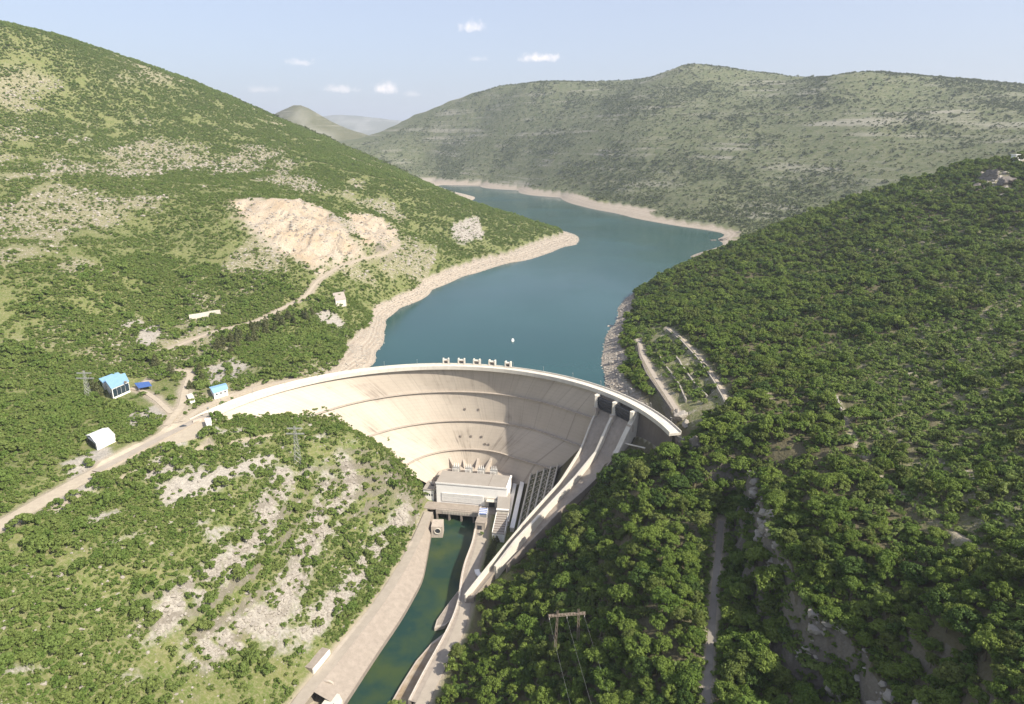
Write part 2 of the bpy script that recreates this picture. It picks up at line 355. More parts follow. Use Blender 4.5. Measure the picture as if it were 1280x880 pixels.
M['red'] = gen('red_door_paint', (.28, .03, .04), (.22, .03, .035), 1, .5, .3)
M['rock'] = gen('limestone', (.35, .32, .275), (.24, .215, .185), .5, .9, bmp=.5)
M['rock_dark'] = gen('weathered_limestone', (.20, .175, .15), (.11, .10, .085), .25, .9, bmp=.6)
M['wood'] = gen('timber_pole', (.24, .195, .155), (.18, .145, .115), .8, .8)
M['bark'] = gen('bark', (.10, .075, .055), (.07, .055, .04), 1.5, .9)
M['yellow'] = gen('yellow_paint', (.6, .55, .08), None, 1, .5)
M['carpaint'] = gen('dark_car_paint', (.06, .065, .075), None, 1, .3, .5, bmp=0)
M['carlight'] = gen('silver_car_paint', (.5, .5, .5), None, 1, .3, .5, bmp=0)
M['soil'] = gen('brown_silt', (.27, .20, .125), (.40, .35, .28), .18, .95)

def leaf(name, a, b_, tl=.25):
    m, nt, b = nodes(name)
    oi = N(nt, 'ShaderNodeObjectInfo'); g = N(nt, 'ShaderNodeNewGeometry')
    f = noise(nt, g.outputs['Position'], .9, 3)
    c = mix(nt, oi.outputs['Random'], a, b_)
    c = mix(nt, mth(nt, 'MULTIPLY', ramp(nt, f, [(.35, (0, 0, 0)), (.7, (1, 1, 1))]), .45), c, tuple(v * 1.7 for v in b_))
    nt.links.new(c, b.inputs['Base Color']); b.inputs['Roughness'].default_value = .65; b.inputs['Specular IOR Level'].default_value = .15
    t = N(nt, 'ShaderNodeBsdfTranslucent'); nt.links.new(c, t.inputs[0])
    ms = N(nt, 'ShaderNodeMixShader', Fac=tl); nt.links.new(b.outputs[0], ms.inputs[1]); nt.links.new(t.outputs[0], ms.inputs[2])
    nt.links.new(ms.outputs[0], nt.nodes['Material Output'].inputs[0]); return m
M['leaf_olive'] = leaf('olive_leaves', (.075, .108, .022), (.115, .14, .036)); M['leaf_dark'] = leaf('dark_leaves', (.042, .080, .016), (.07, .11, .025))
M['leaf'] = leaf('broad_leaves', (.060, .110, .017), (.138, .184, .036))
M['bush'] = leaf('scrub_leaves', (.096, .168, .031), (.172, .215, .062), .38)
M['needle'] = leaf('pine_needles', (.050, .062, .024), (.075, .080, .034), .1)
M['scrub'] = leaf('far_scrub', (.070, .095, .035), (.105, .125, .055), .1)

def mth_vec(nt, co, sc):
    mp = N(nt, 'ShaderNodeMapping'); mp.inputs['Scale'].default_value = sc; nt.links.new(co, mp.inputs[0]); return mp.outputs[0]
def terrain_material():
    m, nt, b = nodes('hill_ground'); L = nt.links
    g = N(nt, 'ShaderNodeNewGeometry'); co = g.outputs['Position']
    A = N(nt, 'ShaderNodeAttribute', attribute_name='cover'); sa = N(nt, 'ShaderNodeSeparateColor'); L.new(A.outputs['Color'], sa.inputs[0])
    B = N(nt, 'ShaderNodeAttribute', attribute_name='cover_more'); sb = N(nt, 'ShaderNodeSeparateColor'); L.new(B.outputs['Color'], sb.inputs[0])
    bare_, dirt_, ring_ = sa.outputs; quarry_, open_, wood_ = sb.outputs
    n1 = noise(nt, co, .012, 6); n2 = noise(nt, co, .09, 5, .65); n3 = noise(nt, co, .6, 4, .7); n4 = noise(nt, co, .035, 6, .7)
    C_ = N(nt, 'ShaderNodeAttribute', attribute_name='cover_far'); farm_ = C_.outputs['Fac']
    grass = mix(nt, ramp(nt, n2, [(.35, (0, 0, 0)), (.65, (1, 1, 1))]), (.100, .138, .036), (.155, .166, .062))
    grass = mix(nt, ramp(nt, n3, [(.45, (0, 0, 0)), (.72, (1, 1, 1))]), grass, (.25, .225, .135))
    soil = mix(nt, n3, (.30, .26, .185), (.22, .195, .135))
    rockc = mix(nt, ramp(nt, n3, [(.3, (0, 0, 0)), (.7, (1, 1, 1))]), (.20, .19, .165), (.40, .375, .325))
    c = mix(nt, ramp(nt, mth(nt, 'MULTIPLY_ADD', open_, .45), [(.0, (0, 0, 0)), (.5, (1, 1, 1))]), grass, grass)
    op = mth(nt, 'MULTIPLY', open_, ramp(nt, n3, [(.35, (0, 0, 0)), (.6, (1, 1, 1))]))
    c = mix(nt, op, grass, soil)
    spk = mth(nt, 'MULTIPLY', open_, ramp(nt, noise(nt, co, .28, 4, .75), [(.56, (0, 0, 0)), (.64, (1, 1, 1))]))
    c = mix(nt, spk, c, (.44, .405, .34))
    fr = mix(nt, ramp(nt, n4, [(.38, (0, 0, 0)), (.62, (1, 1, 1))]), (.072, .094, .038), (.130, .138, .072))
    fr = mix(nt, ramp(nt, noise(nt, co, .11, 5, .75), [(.5, (0, 0, 0)), (.68, (1, 1, 1))]), fr, (.20, .19, .14))
    c = mix(nt, farm_, c, fr)
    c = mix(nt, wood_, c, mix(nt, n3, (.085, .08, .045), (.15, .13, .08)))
    rk = mth(nt, 'MULTIPLY', bare_, ramp(nt, noise(nt, co, .33, 5, .7), [(.36, (.15, .15, .15)), (.52, (1, 1, 1))]))
    c = mix(nt, rk, c, rockc)
    D_ = N(nt, 'ShaderNodeAttribute', attribute_name='cover_scree')
    c = mix(nt, D_.outputs['Fac'], c, mix(nt, ramp(nt, n3, [(.35, (0, 0, 0)), (.68, (1, 1, 1))]), (.26, .24, .21), (.40, .37, .32)))
    qc = mix(nt, ramp(nt, n4, [(.4, (0, 0, 0)), (.62, (1, 1, 1))]), (.45, .385, .30), (.42, .32, .21))
    qc = mix(nt, ramp(nt, n3, [(.42, (0, 0, 0)), (.7, (1, 1, 1))]), qc, (.25, .22, .185))
    c = mix(nt, quarry_, c, qc)
    c = mix(nt, dirt_, c, mix(nt, n3, (.37, .32, .25), (.29, .25, .195)))
    sep = N(nt, 'ShaderNodeSeparateXYZ'); L.new(co, sep.inputs[0])
    bands = noise(nt, N(nt, 'ShaderNodeCombineXYZ').outputs[0], 1)
    cm = N(nt, 'ShaderNodeCombineXYZ'); L.new(mth(nt, 'MULTIPLY_ADD', n2, 3.0), cm.inputs[0]); L.new(sep.outputs[2], cm.inputs[2])
    bd = noise(nt, cm.outputs[0], .9, 3)
    rc = mix(nt, ramp(nt, bd, [(.38, (0, 0, 0)), (.6, (1, 1, 1))]), (.27, .225, .18), (.41, .36, .295)); rc = mix(nt, ramp(nt, n3, [(.4, (0, 0, 0)), (.75, (1, 1, 1))]), rc, (.28, .24, .195))
    c = mix(nt, ring_, c, rc)
    # terraced rock bands of the far ridge
    hb_ = noise(nt, mth_vec(nt, co, (.0016, .0016, .055)), 1.0, 4)
    c = mix(nt, mth(nt, 'MULTIPLY', ramp(nt, hb_, [(.50, (0, 0, 0)), (.62, (.75, .75, .75))]), mth(nt, 'MULTIPLY', ramp(nt, noise(nt, co, .004, 4), [(.45, (0, 0, 0)), (.6, (1, 1, 1))]), farm_)), c, (.27, .255, .21))
    # steep ground shows its rock
    nz = N(nt, 'ShaderNodeSeparateXYZ'); L.new(g.outputs['True Normal'], nz.inputs[0])
    st = ramp(nt, mth(nt, 'ADD', nz.outputs[2], mth(nt, 'MULTIPLY', n2, .12)), [(.52, (1, 1, 1)), (.66, (0, 0, 0))])
    c = mix(nt, mth(nt, 'MULTIPLY', st, .8), c, mix(nt, n3, (.11, .095, .078), (.24, .215, .18)))
    L.new(c, b.inputs['Base Color']); b.inputs['Roughness'].default_value = .95; b.inputs['Specular IOR Level'].default_value = .05
    bump(nt, b, mth(nt, 'ADD', n3, mth(nt, 'MULTIPLY', n2, 2.0)), .7, 1.2)
    return m
M['terrain'] = terrain_material()

def water_material(name, deep, shallow, rough, bscale, murk):
    m, nt, b = nodes(name); co = N(nt, 'ShaderNodeNewGeometry').outputs['Position']
    f = noise(nt, co, murk, 4)
    nt.links.new(mix(nt, ramp(nt, f, [(.4, (0, 0, 0)), (.65, (1, 1, 1))]), deep, shallow), b.inputs['Base Color'])
    b.inputs['Roughness'].default_value = rough; b.inputs['IOR'].default_value = 1.33; b.inputs['Specular IOR Level'].default_value = .3
    mp = N(nt, 'ShaderNodeMapping'); mp.inputs['Scale'].default_value = (1, .5, 1); nt.links.new(co, mp.inputs[0])
    nt.links.new(ramp(nt, noise(nt, co, .004, 5, .7), [(.35, (rough, rough, rough)), (.7, (rough + .16,) * 3)]), b.inputs['Roughness'])
    bump(nt, b, noise(nt, mp.outputs[0], bscale, 3), .12, .4); return m
M['lake'] = water_material('reservoir_water', (.016, .060, .062), (.020, .070, .070), .1, .35, .006)
M['canal'] = water_material('tailrace_water', (.014, .040, .032), (.040, .062, .022), .06, .25, .035)

def dam_material():
    m, nt, b = nodes('dam_face_concrete'); L = nt.links
    uv = N(nt, 'ShaderNodeUVMap', uv_map='face').outputs[0]     # metres round the arc, metres up
    sp = N(nt, 'ShaderNodeSeparateXYZ'); L.new(uv, sp.inputs[0])
    mp = N(nt, 'ShaderNodeMapping'); mp.inputs['Scale'].default_value = (1, .035, 1); L.new(uv, mp.inputs[0])
    st = noise(nt, mp.outputs[0], .35, 6, .7); blot = noise(nt, uv, .035, 5, .6); fine = noise(nt, uv, .8, 4)
    c = mix(nt, ramp(nt, blot, [(.35, (0, 0, 0)), (.65, (1, 1, 1))]), (.48, .42, .345), (.405, .35, .285))
    c = mix(nt, mth(nt, 'MULTIPLY', ramp(nt, st, [(.50, (0, 0, 0)), (.72, (1, 1, 1))]), .55), c, (.27, .225, .18))
    c = mix(nt, mth(nt, 'MULTIPLY', fine, .25), c, (.56, .50, .43))
    # pour lifts and contraction joints
    lift = mth(nt, 'LESS_THAN', mth(nt, 'FRACT', mth(nt, 'DIVIDE', sp.outputs[1], 3.0)), .06)
    joint = mth(nt, 'LESS_THAN', mth(nt, 'FRACT', mth(nt, 'DIVIDE', sp.outputs[0], 16.0)), .018)
    c = mix(nt, mth(nt, 'MULTIPLY', lift, .34), c, (.30, .26, .22)); c = mix(nt, mth(nt, 'MULTIPLY', joint, .6), c, (.26, .225, .19))
    # seepage stains with their own outline
    seep = mth(nt, 'MULTIPLY', ramp(nt, noise(nt, uv, .018, 4, .7), [(.55, (0, 0, 0)), (.66, (1, 1, 1))]), ramp(nt, st, [(.40, (0, 0, 0)), (.6, (1, 1, 1))]))
    c = mix(nt, mth(nt, 'MULTIPLY', seep, .8), c, (.15, .125, .105))
    L.new(c, b.inputs['Base Color']); b.inputs['Roughness'].default_value = .85; bump(nt, b, fine, .15, .2); return m
M['dam'] = dam_material()

# ------------------------------------------------------------------ mesh building
class MB:
    def __init__(s): s.v = []; s.f = []; s.m = []; s.uv = {}
    def add(s, v, f, m=0):
        o = len(s.v); s.v += [tuple(map(float, p)) for p in v]; s.f += [tuple(o + i for i in q) for q in f]; s.m += [m] * len(f); return s
    def obox(s, o, u, v, w, m=0):
        o, u, v, w = (np.array(a, float) for a in (o, u, v, w))
        P = [o, o + u, o + u + v, o + v]; P = P + [p + w for p in P]
        if np.dot(np.cross(u, v), w) < 0: F = [(0,1,2,3),(7,6,5,4),(4,5,1,0),(5,6,2,1),(6,7,3,2),(7,4,0,3)]
        else: F = [(3,2,1,0),(4,5,6,7),(0,1,5,4),(1,2,6,5),(2,3,7,6),(3,0,4,7)]
        return s.add(P, F, m)
    def box(s, x0, x1, y0, y1, z0, z1, m=0): return s.obox((x0, y0, z0), (x1 - x0, 0, 0), (0, y1 - y0, 0), (0, 0, z1 - z0), m)
    def prism(s, poly, z0, z1, m=0):
        poly = [tuple(p[:2]) for p in poly]; n = len(poly)
        a = sum(poly[i - 1][0] * poly[i][1] - poly[i][0] * poly[i - 1][1] for i in range(n))
        if a < 0: poly = poly[::-1]
        t = lambda z, p: z(p) if callable(z) else z
        V = [(*p, t(z0, p)) for p in poly] + [(*p, t(z1, p)) for p in poly]
        F = [tuple(range(n))[::-1], tuple(range(n, 2 * n))] + [(i, (i + 1) % n, n + (i + 1) % n, n + i) for i in range(n)]
        return s.add(V, F, m)
    def tube(s, P, r, n=6, m=0):
        P = [np.array(p, float) for p in P]; rr = r if hasattr(r, '__len__') else [r] * len(P); V = []; F = []
        for i, p in enumerate(P):
            d = P[min(i + 1, len(P) - 1)] - P[max(i - 1, 0)]; d = d / (np.linalg.norm(d) + 1e-9)
            a = np.cross(d, (0, 0, 1) if abs(d[2]) < .9 else (1, 0, 0)); a /= np.linalg.norm(a); b = np.cross(d, a)
            V += [p + rr[i] * (math.cos(2 * math.pi * k / n) * a + math.sin(2 * math.pi * k / n) * b) for k in range(n)]
        for i in range(len(P) - 1):
            for k in range(n): F.append((i * n + k, i * n + (k + 1) % n, (i + 1) * n + (k + 1) % n, (i + 1) * n + k))
        F += [tuple(range(n))[::-1], tuple(range((len(P) - 1) * n, len(P) * n))]
        return s.add(V, F, m)
    def sweep(s, secs, m=0, closed=True, caps=True):   # rows of cross-section points joined along the way
        n = len(secs[0]); V = [p for q in secs for p in q]; F = []
        for i in range(len(secs) - 1):
            for k in range(n if closed else n - 1): F.append((i * n + k, i * n + (k + 1) % n, (i + 1) * n + (k + 1) % n, (i + 1) * n + k))
        if closed and caps: F += [tuple(range(n))[::-1], tuple(range((len(secs) - 1) * n, len(secs) * n))]
        return s.add(V, F, m)
    def wallstrip(s, P, t, z0, z1, m=0):               # upright wall along a line
        P = np.array(P, float); Q = []
        for i in range(len(P)):
            d = P[min(i + 1, len(P) - 1), :2] - P[max(i - 1, 0), :2]; d /= np.linalg.norm(d) + 1e-9; nn = np.array([-d[1], d[0]]) * t / 2
            a = z0(P[i]) if callable(z0) else z0; b = z1(P[i]) if callable(z1) else z1
            Q.append([(*(P[i, :2] - nn), a), (*(P[i, :2] + nn), a), (*(P[i, :2] + nn), b), (*(P[i, :2] - nn), b)])
        return s.sweep(Q, m)
    def build(s, name, mats, parent=None, smooth=False, fixn=False):
        me = bpy.data.meshes.new(name); off = np.zeros(3); p = parent
        while p is not None: off += np.array(p.location); p = p.parent
        V = np.array(s.v, float) - off
        me.from_pydata(V.tolist(), [], s.f)
        for k in (mats if isinstance(mats, (list, tuple)) else [mats]): me.materials.append(M[k] if isinstance(k, str) else k)
        me.polygons.foreach_set('material_index', s.m)
        if fixn:
            import bmesh
            bm = bmesh.new(); bm.from_mesh(me); bmesh.ops.recalc_face_normals(bm, faces=bm.faces); bm.to_mesh(me); bm.free()
        if smooth: me.polygons.foreach_set('use_smooth', [True] * len(me.polygons))
        me.update(); o = bpy.data.objects.new(name, me); COL.objects.link(o)
        if parent is not None: o.parent = parent
        return o
def tag(o, label=None, cat=None, group=None, kind=None):
    for k, v in (('label', label), ('category', cat), ('group', group), ('kind', kind)):
        if v: o[k] = v
    return o
def thing(name, loc, label, cat, group=None, rz=0):
    o = bpy.data.objects.new(name, None); COL.objects.link(o); o.location = tuple(map(float, loc)); o.rotation_euler = (0, 0, rz); o.empty_display_size = 1
    return tag(o, label, cat, group)

# ------------------------------------------------------------------ terrain mesh
def grid_mesh(name, X, Y, Z, mat):
    ny, nx = X.shape; me = bpy.data.meshes.new(name)
    V = np.stack([X, Y, Z], -1).reshape(-1, 3).astype(np.float32)
    idx = np.arange(nx * ny).reshape(ny, nx)
    Fq = np.stack([idx[:-1, :-1], idx[:-1, 1:], idx[1:, 1:], idx[1:, :-1]], -1).reshape(-1, 4)
    me.vertices.add(len(V)); me.vertices.foreach_set('co', V.ravel())
    me.loops.add(Fq.size); me.loops.foreach_set('vertex_index', Fq.ravel().astype(np.int32))
    me.polygons.add(len(Fq)); me.polygons.foreach_set('loop_start', np.arange(0, Fq.size, 4, dtype=np.int32)); me.polygons.foreach_set('loop_total', np.full(len(Fq), 4, np.int32))
    me.update(calc_edges=True); me.polygons.foreach_set('use_smooth', np.ones(len(Fq), bool)); me.materials.append(mat)
    o = bpy.data.objects.new(name, me); COL.objects.link(o); return o
tr_x = np.interp(YY, tail_road[::-1, 1], tail_road[::-1, 0])
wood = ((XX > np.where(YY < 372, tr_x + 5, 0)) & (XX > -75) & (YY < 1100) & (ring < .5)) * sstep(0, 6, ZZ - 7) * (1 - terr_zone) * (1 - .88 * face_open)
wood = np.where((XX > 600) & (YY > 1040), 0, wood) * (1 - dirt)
grey_far = sstep(1300, 1700, YY)
open_ = np.clip(np.maximum(np.maximum(left_open, terr_open), face_open) + sstep(1500, 2000, YY) * .75 * sstep(.46, .66, fbm(XX / 200, YY / 260, 81, 5)), 0, 1)
ter = grid_mesh('terrain', XX, YY, ZZ, M['terrain']); tag(ter, kind='structure')
for nm, ch in (('cover', (bare, dirt, ring)), ('cover_more', (quarrym, open_, wood))):
    at = ter.data.attributes.new(nm, 'FLOAT_COLOR', 'POINT')
    at.data.foreach_set('color', np.stack([*[np.clip(c, 0, 1) for c in ch], np.ones_like(XX)], -1).astype(np.float32).ravel())

at = ter.data.attributes.new('cover_scree', 'FLOAT', 'POINT'); at.data.foreach_set('value', scree.astype(np.float32).ravel())
at = ter.data.attributes.new('cover_far', 'FLOAT', 'POINT'); at.data.foreach_set('value', (sstep(1300, 1700, YY) * ((XX > 300) | (YY > 2300))).astype(np.float32).ravel())
# distant ranges beyond the valley's end
def range_mesh(name, ridge, depth, base, seed):
    P = resample([aty(*p) for p in ridge], 60); n = len(P); rows = []
    ks = np.linspace(-1, 1, 25); X = []; Y = []; Z = []
    for k in ks:
        y = P[:, 1] + k * depth; x = P[:, 0] * (1 + k * depth / P[:, 1] * .25)
        h = np.maximum(0, 1 - abs(k)) ** 1.15
        z = base + (P[:, 2] - base) * h + (fbm(x / 700, y / 700, seed, 5) - .5) * 260 * (1 - h) * sstep(0, .25, 1 - abs(k)) + (fbm(x / 200, y / 200, seed + 9, 3) - .5) * 30
        X.append(x); Y.append(y); Z.append(z)
    o = grid_mesh(name, np.array(X), np.array(Y), np.array(Z), M['terrain']); tag(o, kind='structure')
    far_attr(o); nn = len(o.data.vertices); xs = np.array(X).ravel(); ys = np.array(Y).ravel()
    at = o.data.attributes.new('cover', 'FLOAT_COLOR', 'POINT'); b = sstep(.56, .68, fbm(xs / 260, ys / 260, seed + 3, 4)) * .55
    at.data.foreach_set('color', np.stack([b, b * 0, b * 0, b * 0 + 1], -1).astype(np.float32).ravel())
    at = o.data.attributes.new('cover_more', 'FLOAT_COLOR', 'POINT'); at.data.foreach_set('color', np.stack([b * 0, b * 0, .45 * (1 - b), b * 0 + 1], -1).astype(np.float32).ravel())
def far_attr(o):
    at = o.data.attributes.new('cover_far', 'FLOAT', 'POINT'); at.data.foreach_set('value', np.ones(len(o.data.vertices), np.float32))
range_mesh('distant_hill', [(260,190,5600),(310,160,5400),(345,142,5300),(362,133,5200),(378,126,5200),(396,141,5150),(425,157,5100),(450,166,5050),(480,177,5000),(540,195,5000)], 1000, 120, 5)
range_mesh('distant_mountains', [(150,160,15500),(300,150,15500),(390,147,15500),(420,143,15500),(460,146,15500),(500,151,15500),(580,160,15500),(700,165,15500)], 2500, 100, 8)

# ------------------------------------------------------------------ water
arc = [(DAMC[0] + (DAMR + 2) * math.sin(R(a)), DAMC[1] + (DAMR + 2) * math.cos(R(a))) for a in np.linspace(-76, 80, 40)]
lake_poly = arc + [(175, 480), (240, 700), (500, 1180), (1400, 1500), (1600, 3800), (-1400, 3800), (-900, 1800), (-420, 800), (-280, 520)]
lk = MB().add([(*p, LAKE) for p in lake_poly], [tuple(range(len(lake_poly)))]).build('reservoir_water', 'lake')
if lk.data.polygons[0].normal.z < 0: lk.data.flip_normals()
tag(lk, kind='structure')
ex = [tuple(p[:2]) for p in canal_left]; exr = [tuple(p[:2]) for p in canal_right]
cw = MB(); n = min(len(ex), len(exr)); A_ = resample(canal_left, 4); B_ = resample(canal_right, 4)
la = [A_[int(i * (len(A_) - 1) / 40)] for i in range(41)]; lb = [B_[int(i * (len(B_) - 1) / 40)] for i in range(41)]
def outset(p, q, d): v = np.array(p[:2]) - np.array(q[:2]); return np.array(p[:2]) + v / np.linalg.norm(v) * d
rows = [[(*outset(a, b, .6), TAIL), (*outset(b, a, .6), TAIL)] for a, b in zip(la, lb)]
rows.insert(0, [(la[0][0] - .6, la[0][1] + 22, TAIL), (lb[0][0] + .6, lb[0][1] + 22, TAIL)])
cw.sweep(rows, closed=False); o = cw.build('tailrace_water', 'canal', fixn=False)
if o.data.polygons[3].normal.z < 0: o.data.flip_normals()
tag(o, kind='structure')

# ------------------------------------------------------------------ roads
def strip(name, P, w, mat, lift=.16, thick=None):
    P = resample(P, 2.0); rows = []
    for i in range(len(P)):
        d = P[min(i + 1, len(P) - 1), :2] - P[max(i - 1, 0), :2]; d /= np.linalg.norm(d) + 1e-9; nn = np.array([-d[1], d[0]])
        r = []
        for k in np.linspace(1, -1, 5):
            q = P[i, :2] + nn * w / 2 * k
            r.append((q[0], q[1], max(float(hz(*q)), P[i, 2]) + lift))
        rows.append([(r[0][0], r[0][1], r[0][2] - .8)] + r + [(r[-1][0], r[-1][1], r[-1][2] - .8)])
    b = MB().sweep(rows, closed=False); o = b.build(name, mat)
    up = sum(p.normal.z for p in o.data.polygons)
    if up < 0: o.data.flip_normals()
    return tag(o, kind='structure')
strip('main_road', main_road, 10, 'gravel'); strip('house_lane', lane_house, 4.5, 'gravel', .2); strip('link_lane', lane_link, 3.6, 'gravel', .24)
strip('dam_lane', dam_lane, 4.2, 'gravel', .22); strip('quarry_track', hill_track, 3.2, 'gravel', .2); strip('gully_road', gully_road, 3.0, 'greyroad')
strip('terrace_road', terrace_road_low, 3.6, 'road', .18); strip('upper_terrace_track', terrace_road_high, 2.2, 'gravel', .18)
strip('bank_road', bank_road, 7, 'road', .3); strip('tailrace_road', tail_road, 6.5, 'road', .3)
pl = MB().prism(plaza, 109, 110.32).build('plaza_pavement', 'gravel'); tag(pl, kind='structure')
apron_strip = resample(pz([(120,590),(160,569),(215,541),(262,517)], 110.5), 4)
strip('plaza_road', apron_strip, 6, 'road', .45)

vg = MB(); rows = []
RWq = resample(canal_right, 4); TRq = resample(tail_road, 2)
for i, p in enumerate(RWq):
    q = TRq[np.argmin(np.hypot(TRq[:, 0] - p[0], TRq[:, 1] - p[1]))]; a = outset(p, canal_left[min(i, len(canal_left) - 1)], .8)
    v = q[:2] - a; L = max(np.linalg.norm(v), .1); b = a + v / L * max(L - 2.5, 2.0)
    rows.append([(*a, 8.72), (*b, 8.76)])
vg.sweep(rows, closed=False); o = vg.build('tailrace_verge', 'chute')
if sum(p.normal.z for p in o.data.polygons) < 0: o.data.flip_normals()
tag(o, kind='structure')
# paved, sloping left bank of the tailrace
bk = MB(); rows = []
CL = resample(canal_left, 3); BR = resample(bank_road, 3)
for p in CL:
    j = np.argmin(np.hypot(BR[:, 0] - p[0], BR[:, 1] - p[1])); q = BR[j]; v = (p[:2] - q[:2]); L = np.linalg.norm(v); v /= L
    a = q[:2] + v * 3.4; b = p[:2] - v * .2
    rows.append([(*a, 9.32), (*(a * .67 + b * .33), 7.2), (*(a * .33 + b * .67), 5.0), (*b, 2.9), (*b, 2.3)])
bk.sweep(rows, closed=False); o = bk.build('bank_pavement', 'chute')
if sum(p.normal.z for p in o.data.polygons) < 0: o.data.flip_normals()
tag(o, kind='structure')

# ------------------------------------------------------------------ the arch dam
def interp(z, col):
    zs = [-6, 12, 36, 61, 87, 110]
    tab = {'cx': [-36, -36.5, -38.5, -41.8, -51.4, -57.7], 'cy': [521, 511, 490.2, 444.8, 421, 385.8], 'r': [18, 30, 56.1, 106.6, 133, 166.7]}[col]
    return float(np.interp(z, zs, tab))
def face(a, z, out=0.):     # point on the downstream face at bearing a (degrees from +Y), moved OUT metres downstream
    r = interp(z, 'r') - out
    p = np.array([interp(z, 'cx') + r * math.sin(R(a)), interp(z, 'cy') + r * math.cos(R(a)), z]); k = float(sstep(45, 52, a))   # upright thrust block beyond the spillway
    rr = DAMR - out - (110 - z) * .10; q = np.array([DAMC[0] + rr * math.sin(R(a)), DAMC[1] + rr * math.cos(R(a)), z]); return p * (1 - k) + q * k
AL, AR = -73.5, 80.5
dam = thing('arch_dam', (-57, 540, 0), 'tall curved concrete arch dam holding back the blue green reservoir', 'dam')
zs = np.concatenate([np.linspace(-6, 36, 13), np.linspace(39, 108.5, 26)]); an = np.linspace(AL, AR, 150)
b = MB(); V = []; UV = []
for z in zs:
    for a in an:
        aa = a if z > 40 else a
        V.append(face(aa, z)); UV.append((R(a) * 140 + 300, z))
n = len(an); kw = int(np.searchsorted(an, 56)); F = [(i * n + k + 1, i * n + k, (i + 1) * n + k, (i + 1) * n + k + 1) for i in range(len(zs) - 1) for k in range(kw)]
b.add(V, F)
bw_ = MB().add(V, [(i * n + k + 1, i * n + k, (i + 1) * n + k, (i + 1) * n + k + 1) for i in range(len(zs) - 1) for k in range(kw, n - 1)]).build('thrust_wall', 'wet_shade', dam); bw_['label'] = 'damp wall toned darker for shade at the right end of the dam'
nv = len(V); U = []
for z in zs[::2].tolist() + [108.5]:
    th = 6 + (110 - z) * .14
    for a in an: U.append(np.array([DAMC[0] + (DAMR + th * .35) * math.sin(R(a)), DAMC[1] + (DAMR + th * .35) * math.cos(R(a)), z]))
rows = len(U) // n
b.add(U, [(i * n + k, i * n + k + 1, (i + 1) * n + k + 1, (i + 1) * n + k) for i in range(rows - 1) for k in range(n - 1)])
o = b.build('dam_wall', 'dam', dam, smooth=True)
uvl = o.data.uv_layers.new(name='face'); alluv = UV + [(u[0], u[2]) for u in U]
for lp in o.data.loops: uvl.data[lp.index].uv = alluv[lp.vertex_index]
def arcsweep(name, mat, r0, r1, z0, z1, a0=AL, a1=AR, parent=dam, c=None, steps=110, cen=None):
    b = MB(); secs = []
    for a in np.linspace(a0, a1, steps):
        s_, c_ = math.sin(R(a)), math.cos(R(a)); x, y = cen if cen else DAMC
        secs.append([(x + r * s_, y + r * c_, z) for r, z in ((r0, z0), (r1, z0), (r1, z1), (r0, z1))])
    return b.sweep(secs).build(name, mat, parent, fixn=True)
arcsweep('crest_road', 'concrete_pale', DAMR - 2.6, DAMR + 5.6, 108.3, 110.0)
arcsweep('parapet', 'concrete_pale', DAMR - 2.9, DAMR - 2.4, 108.1, 111.2)
arcsweep('parapet', 'concrete_pale', DAMR + 5.2, DAMR + 5.7, 108.1, 111.2)
for z, aL, aR in ((87, -72, 45), (61, -66, 45), (36, -62, 45)):
    cx, cy, r = interp(z, 'cx'), interp(z, 'cy'), interp(z, 'r')
    aR = {87: 50, 61: 53, 36: 50}[z]; an2 = np.linspace(aL, aR, 90); up = np.array([0, 0, 1.])
    sec = lambda o0, o1, z0, z1: [[tuple(face(a, z, o0) + up * z0), tuple(face(a, z, o1) + up * z0), tuple(face(a, z, o1) + up * z1), tuple(face(a, z, o0) + up * z1)] for a in an2]
    g = MB().sweep(sec(-.6, 1.9, -.5, .1)).build('inspection_gallery', 'concrete', dam, fixn=True)
    MB().sweep(sec(1.75, 1.85, .9, 1.0)).build('gallery_railing', 'steel', g, fixn=True)
# crest lamps and sill blocks
for a in np.linspace(-64, 76, 16):
    b = MB(); x, y = DAMC[0] + (DAMR + 4.6) * math.sin(R(a)), DAMC[1] + (DAMR + 4.6) * math.cos(R(a))
    b.tube([(x, y, 110), (x, y, 115.5)], .11, 6); b.tube([(x, y, 115.4), (x - 1.3 * math.sin(R(a)), y - 1.3 * math.cos(R(a)), 115.7)], .14, 6)
    b.build('lamp_post', 'steel', dam)
# outlet recesses low on the face
for a, z in ((2, 70), (8, 70), (-4, 46), (3, 46), (10, 46), (14, 40), (17, 40)):
    c = face(a, z, .05); t = np.array([math.cos(R(a)), -math.sin(R(a)), 0]); nn = np.array([-math.sin(R(a)), -math.cos(R(a)), 0])
    MB().obox(c - t * .8, t * 1.6, nn * .5, (0, 0, 1.8)).build('outlet_hatch', 'concrete_dark', dam)
# foot blocks of the toe
for a, h in ((-20, 30), (-6, 27), (10, 28), (24, 30)):
    c = face(a, 18); nn = np.array([-math.sin(R(a)), -math.cos(R(a)), 0]); t = np.array([math.cos(R(a)), -math.sin(R(a)), 0])
    top = face(a, h, -.5); b = MB()
    b.sweep([[tuple(c + t * s + nn * 9 - (0, 0, 10)), tuple(c + t * s + nn * 9), tuple(top + t * s), tuple(top + t * s - (0, 0, 24))] for s in (-1, 1)]).build('toe_buttress', 'concrete', dam, fixn=True)

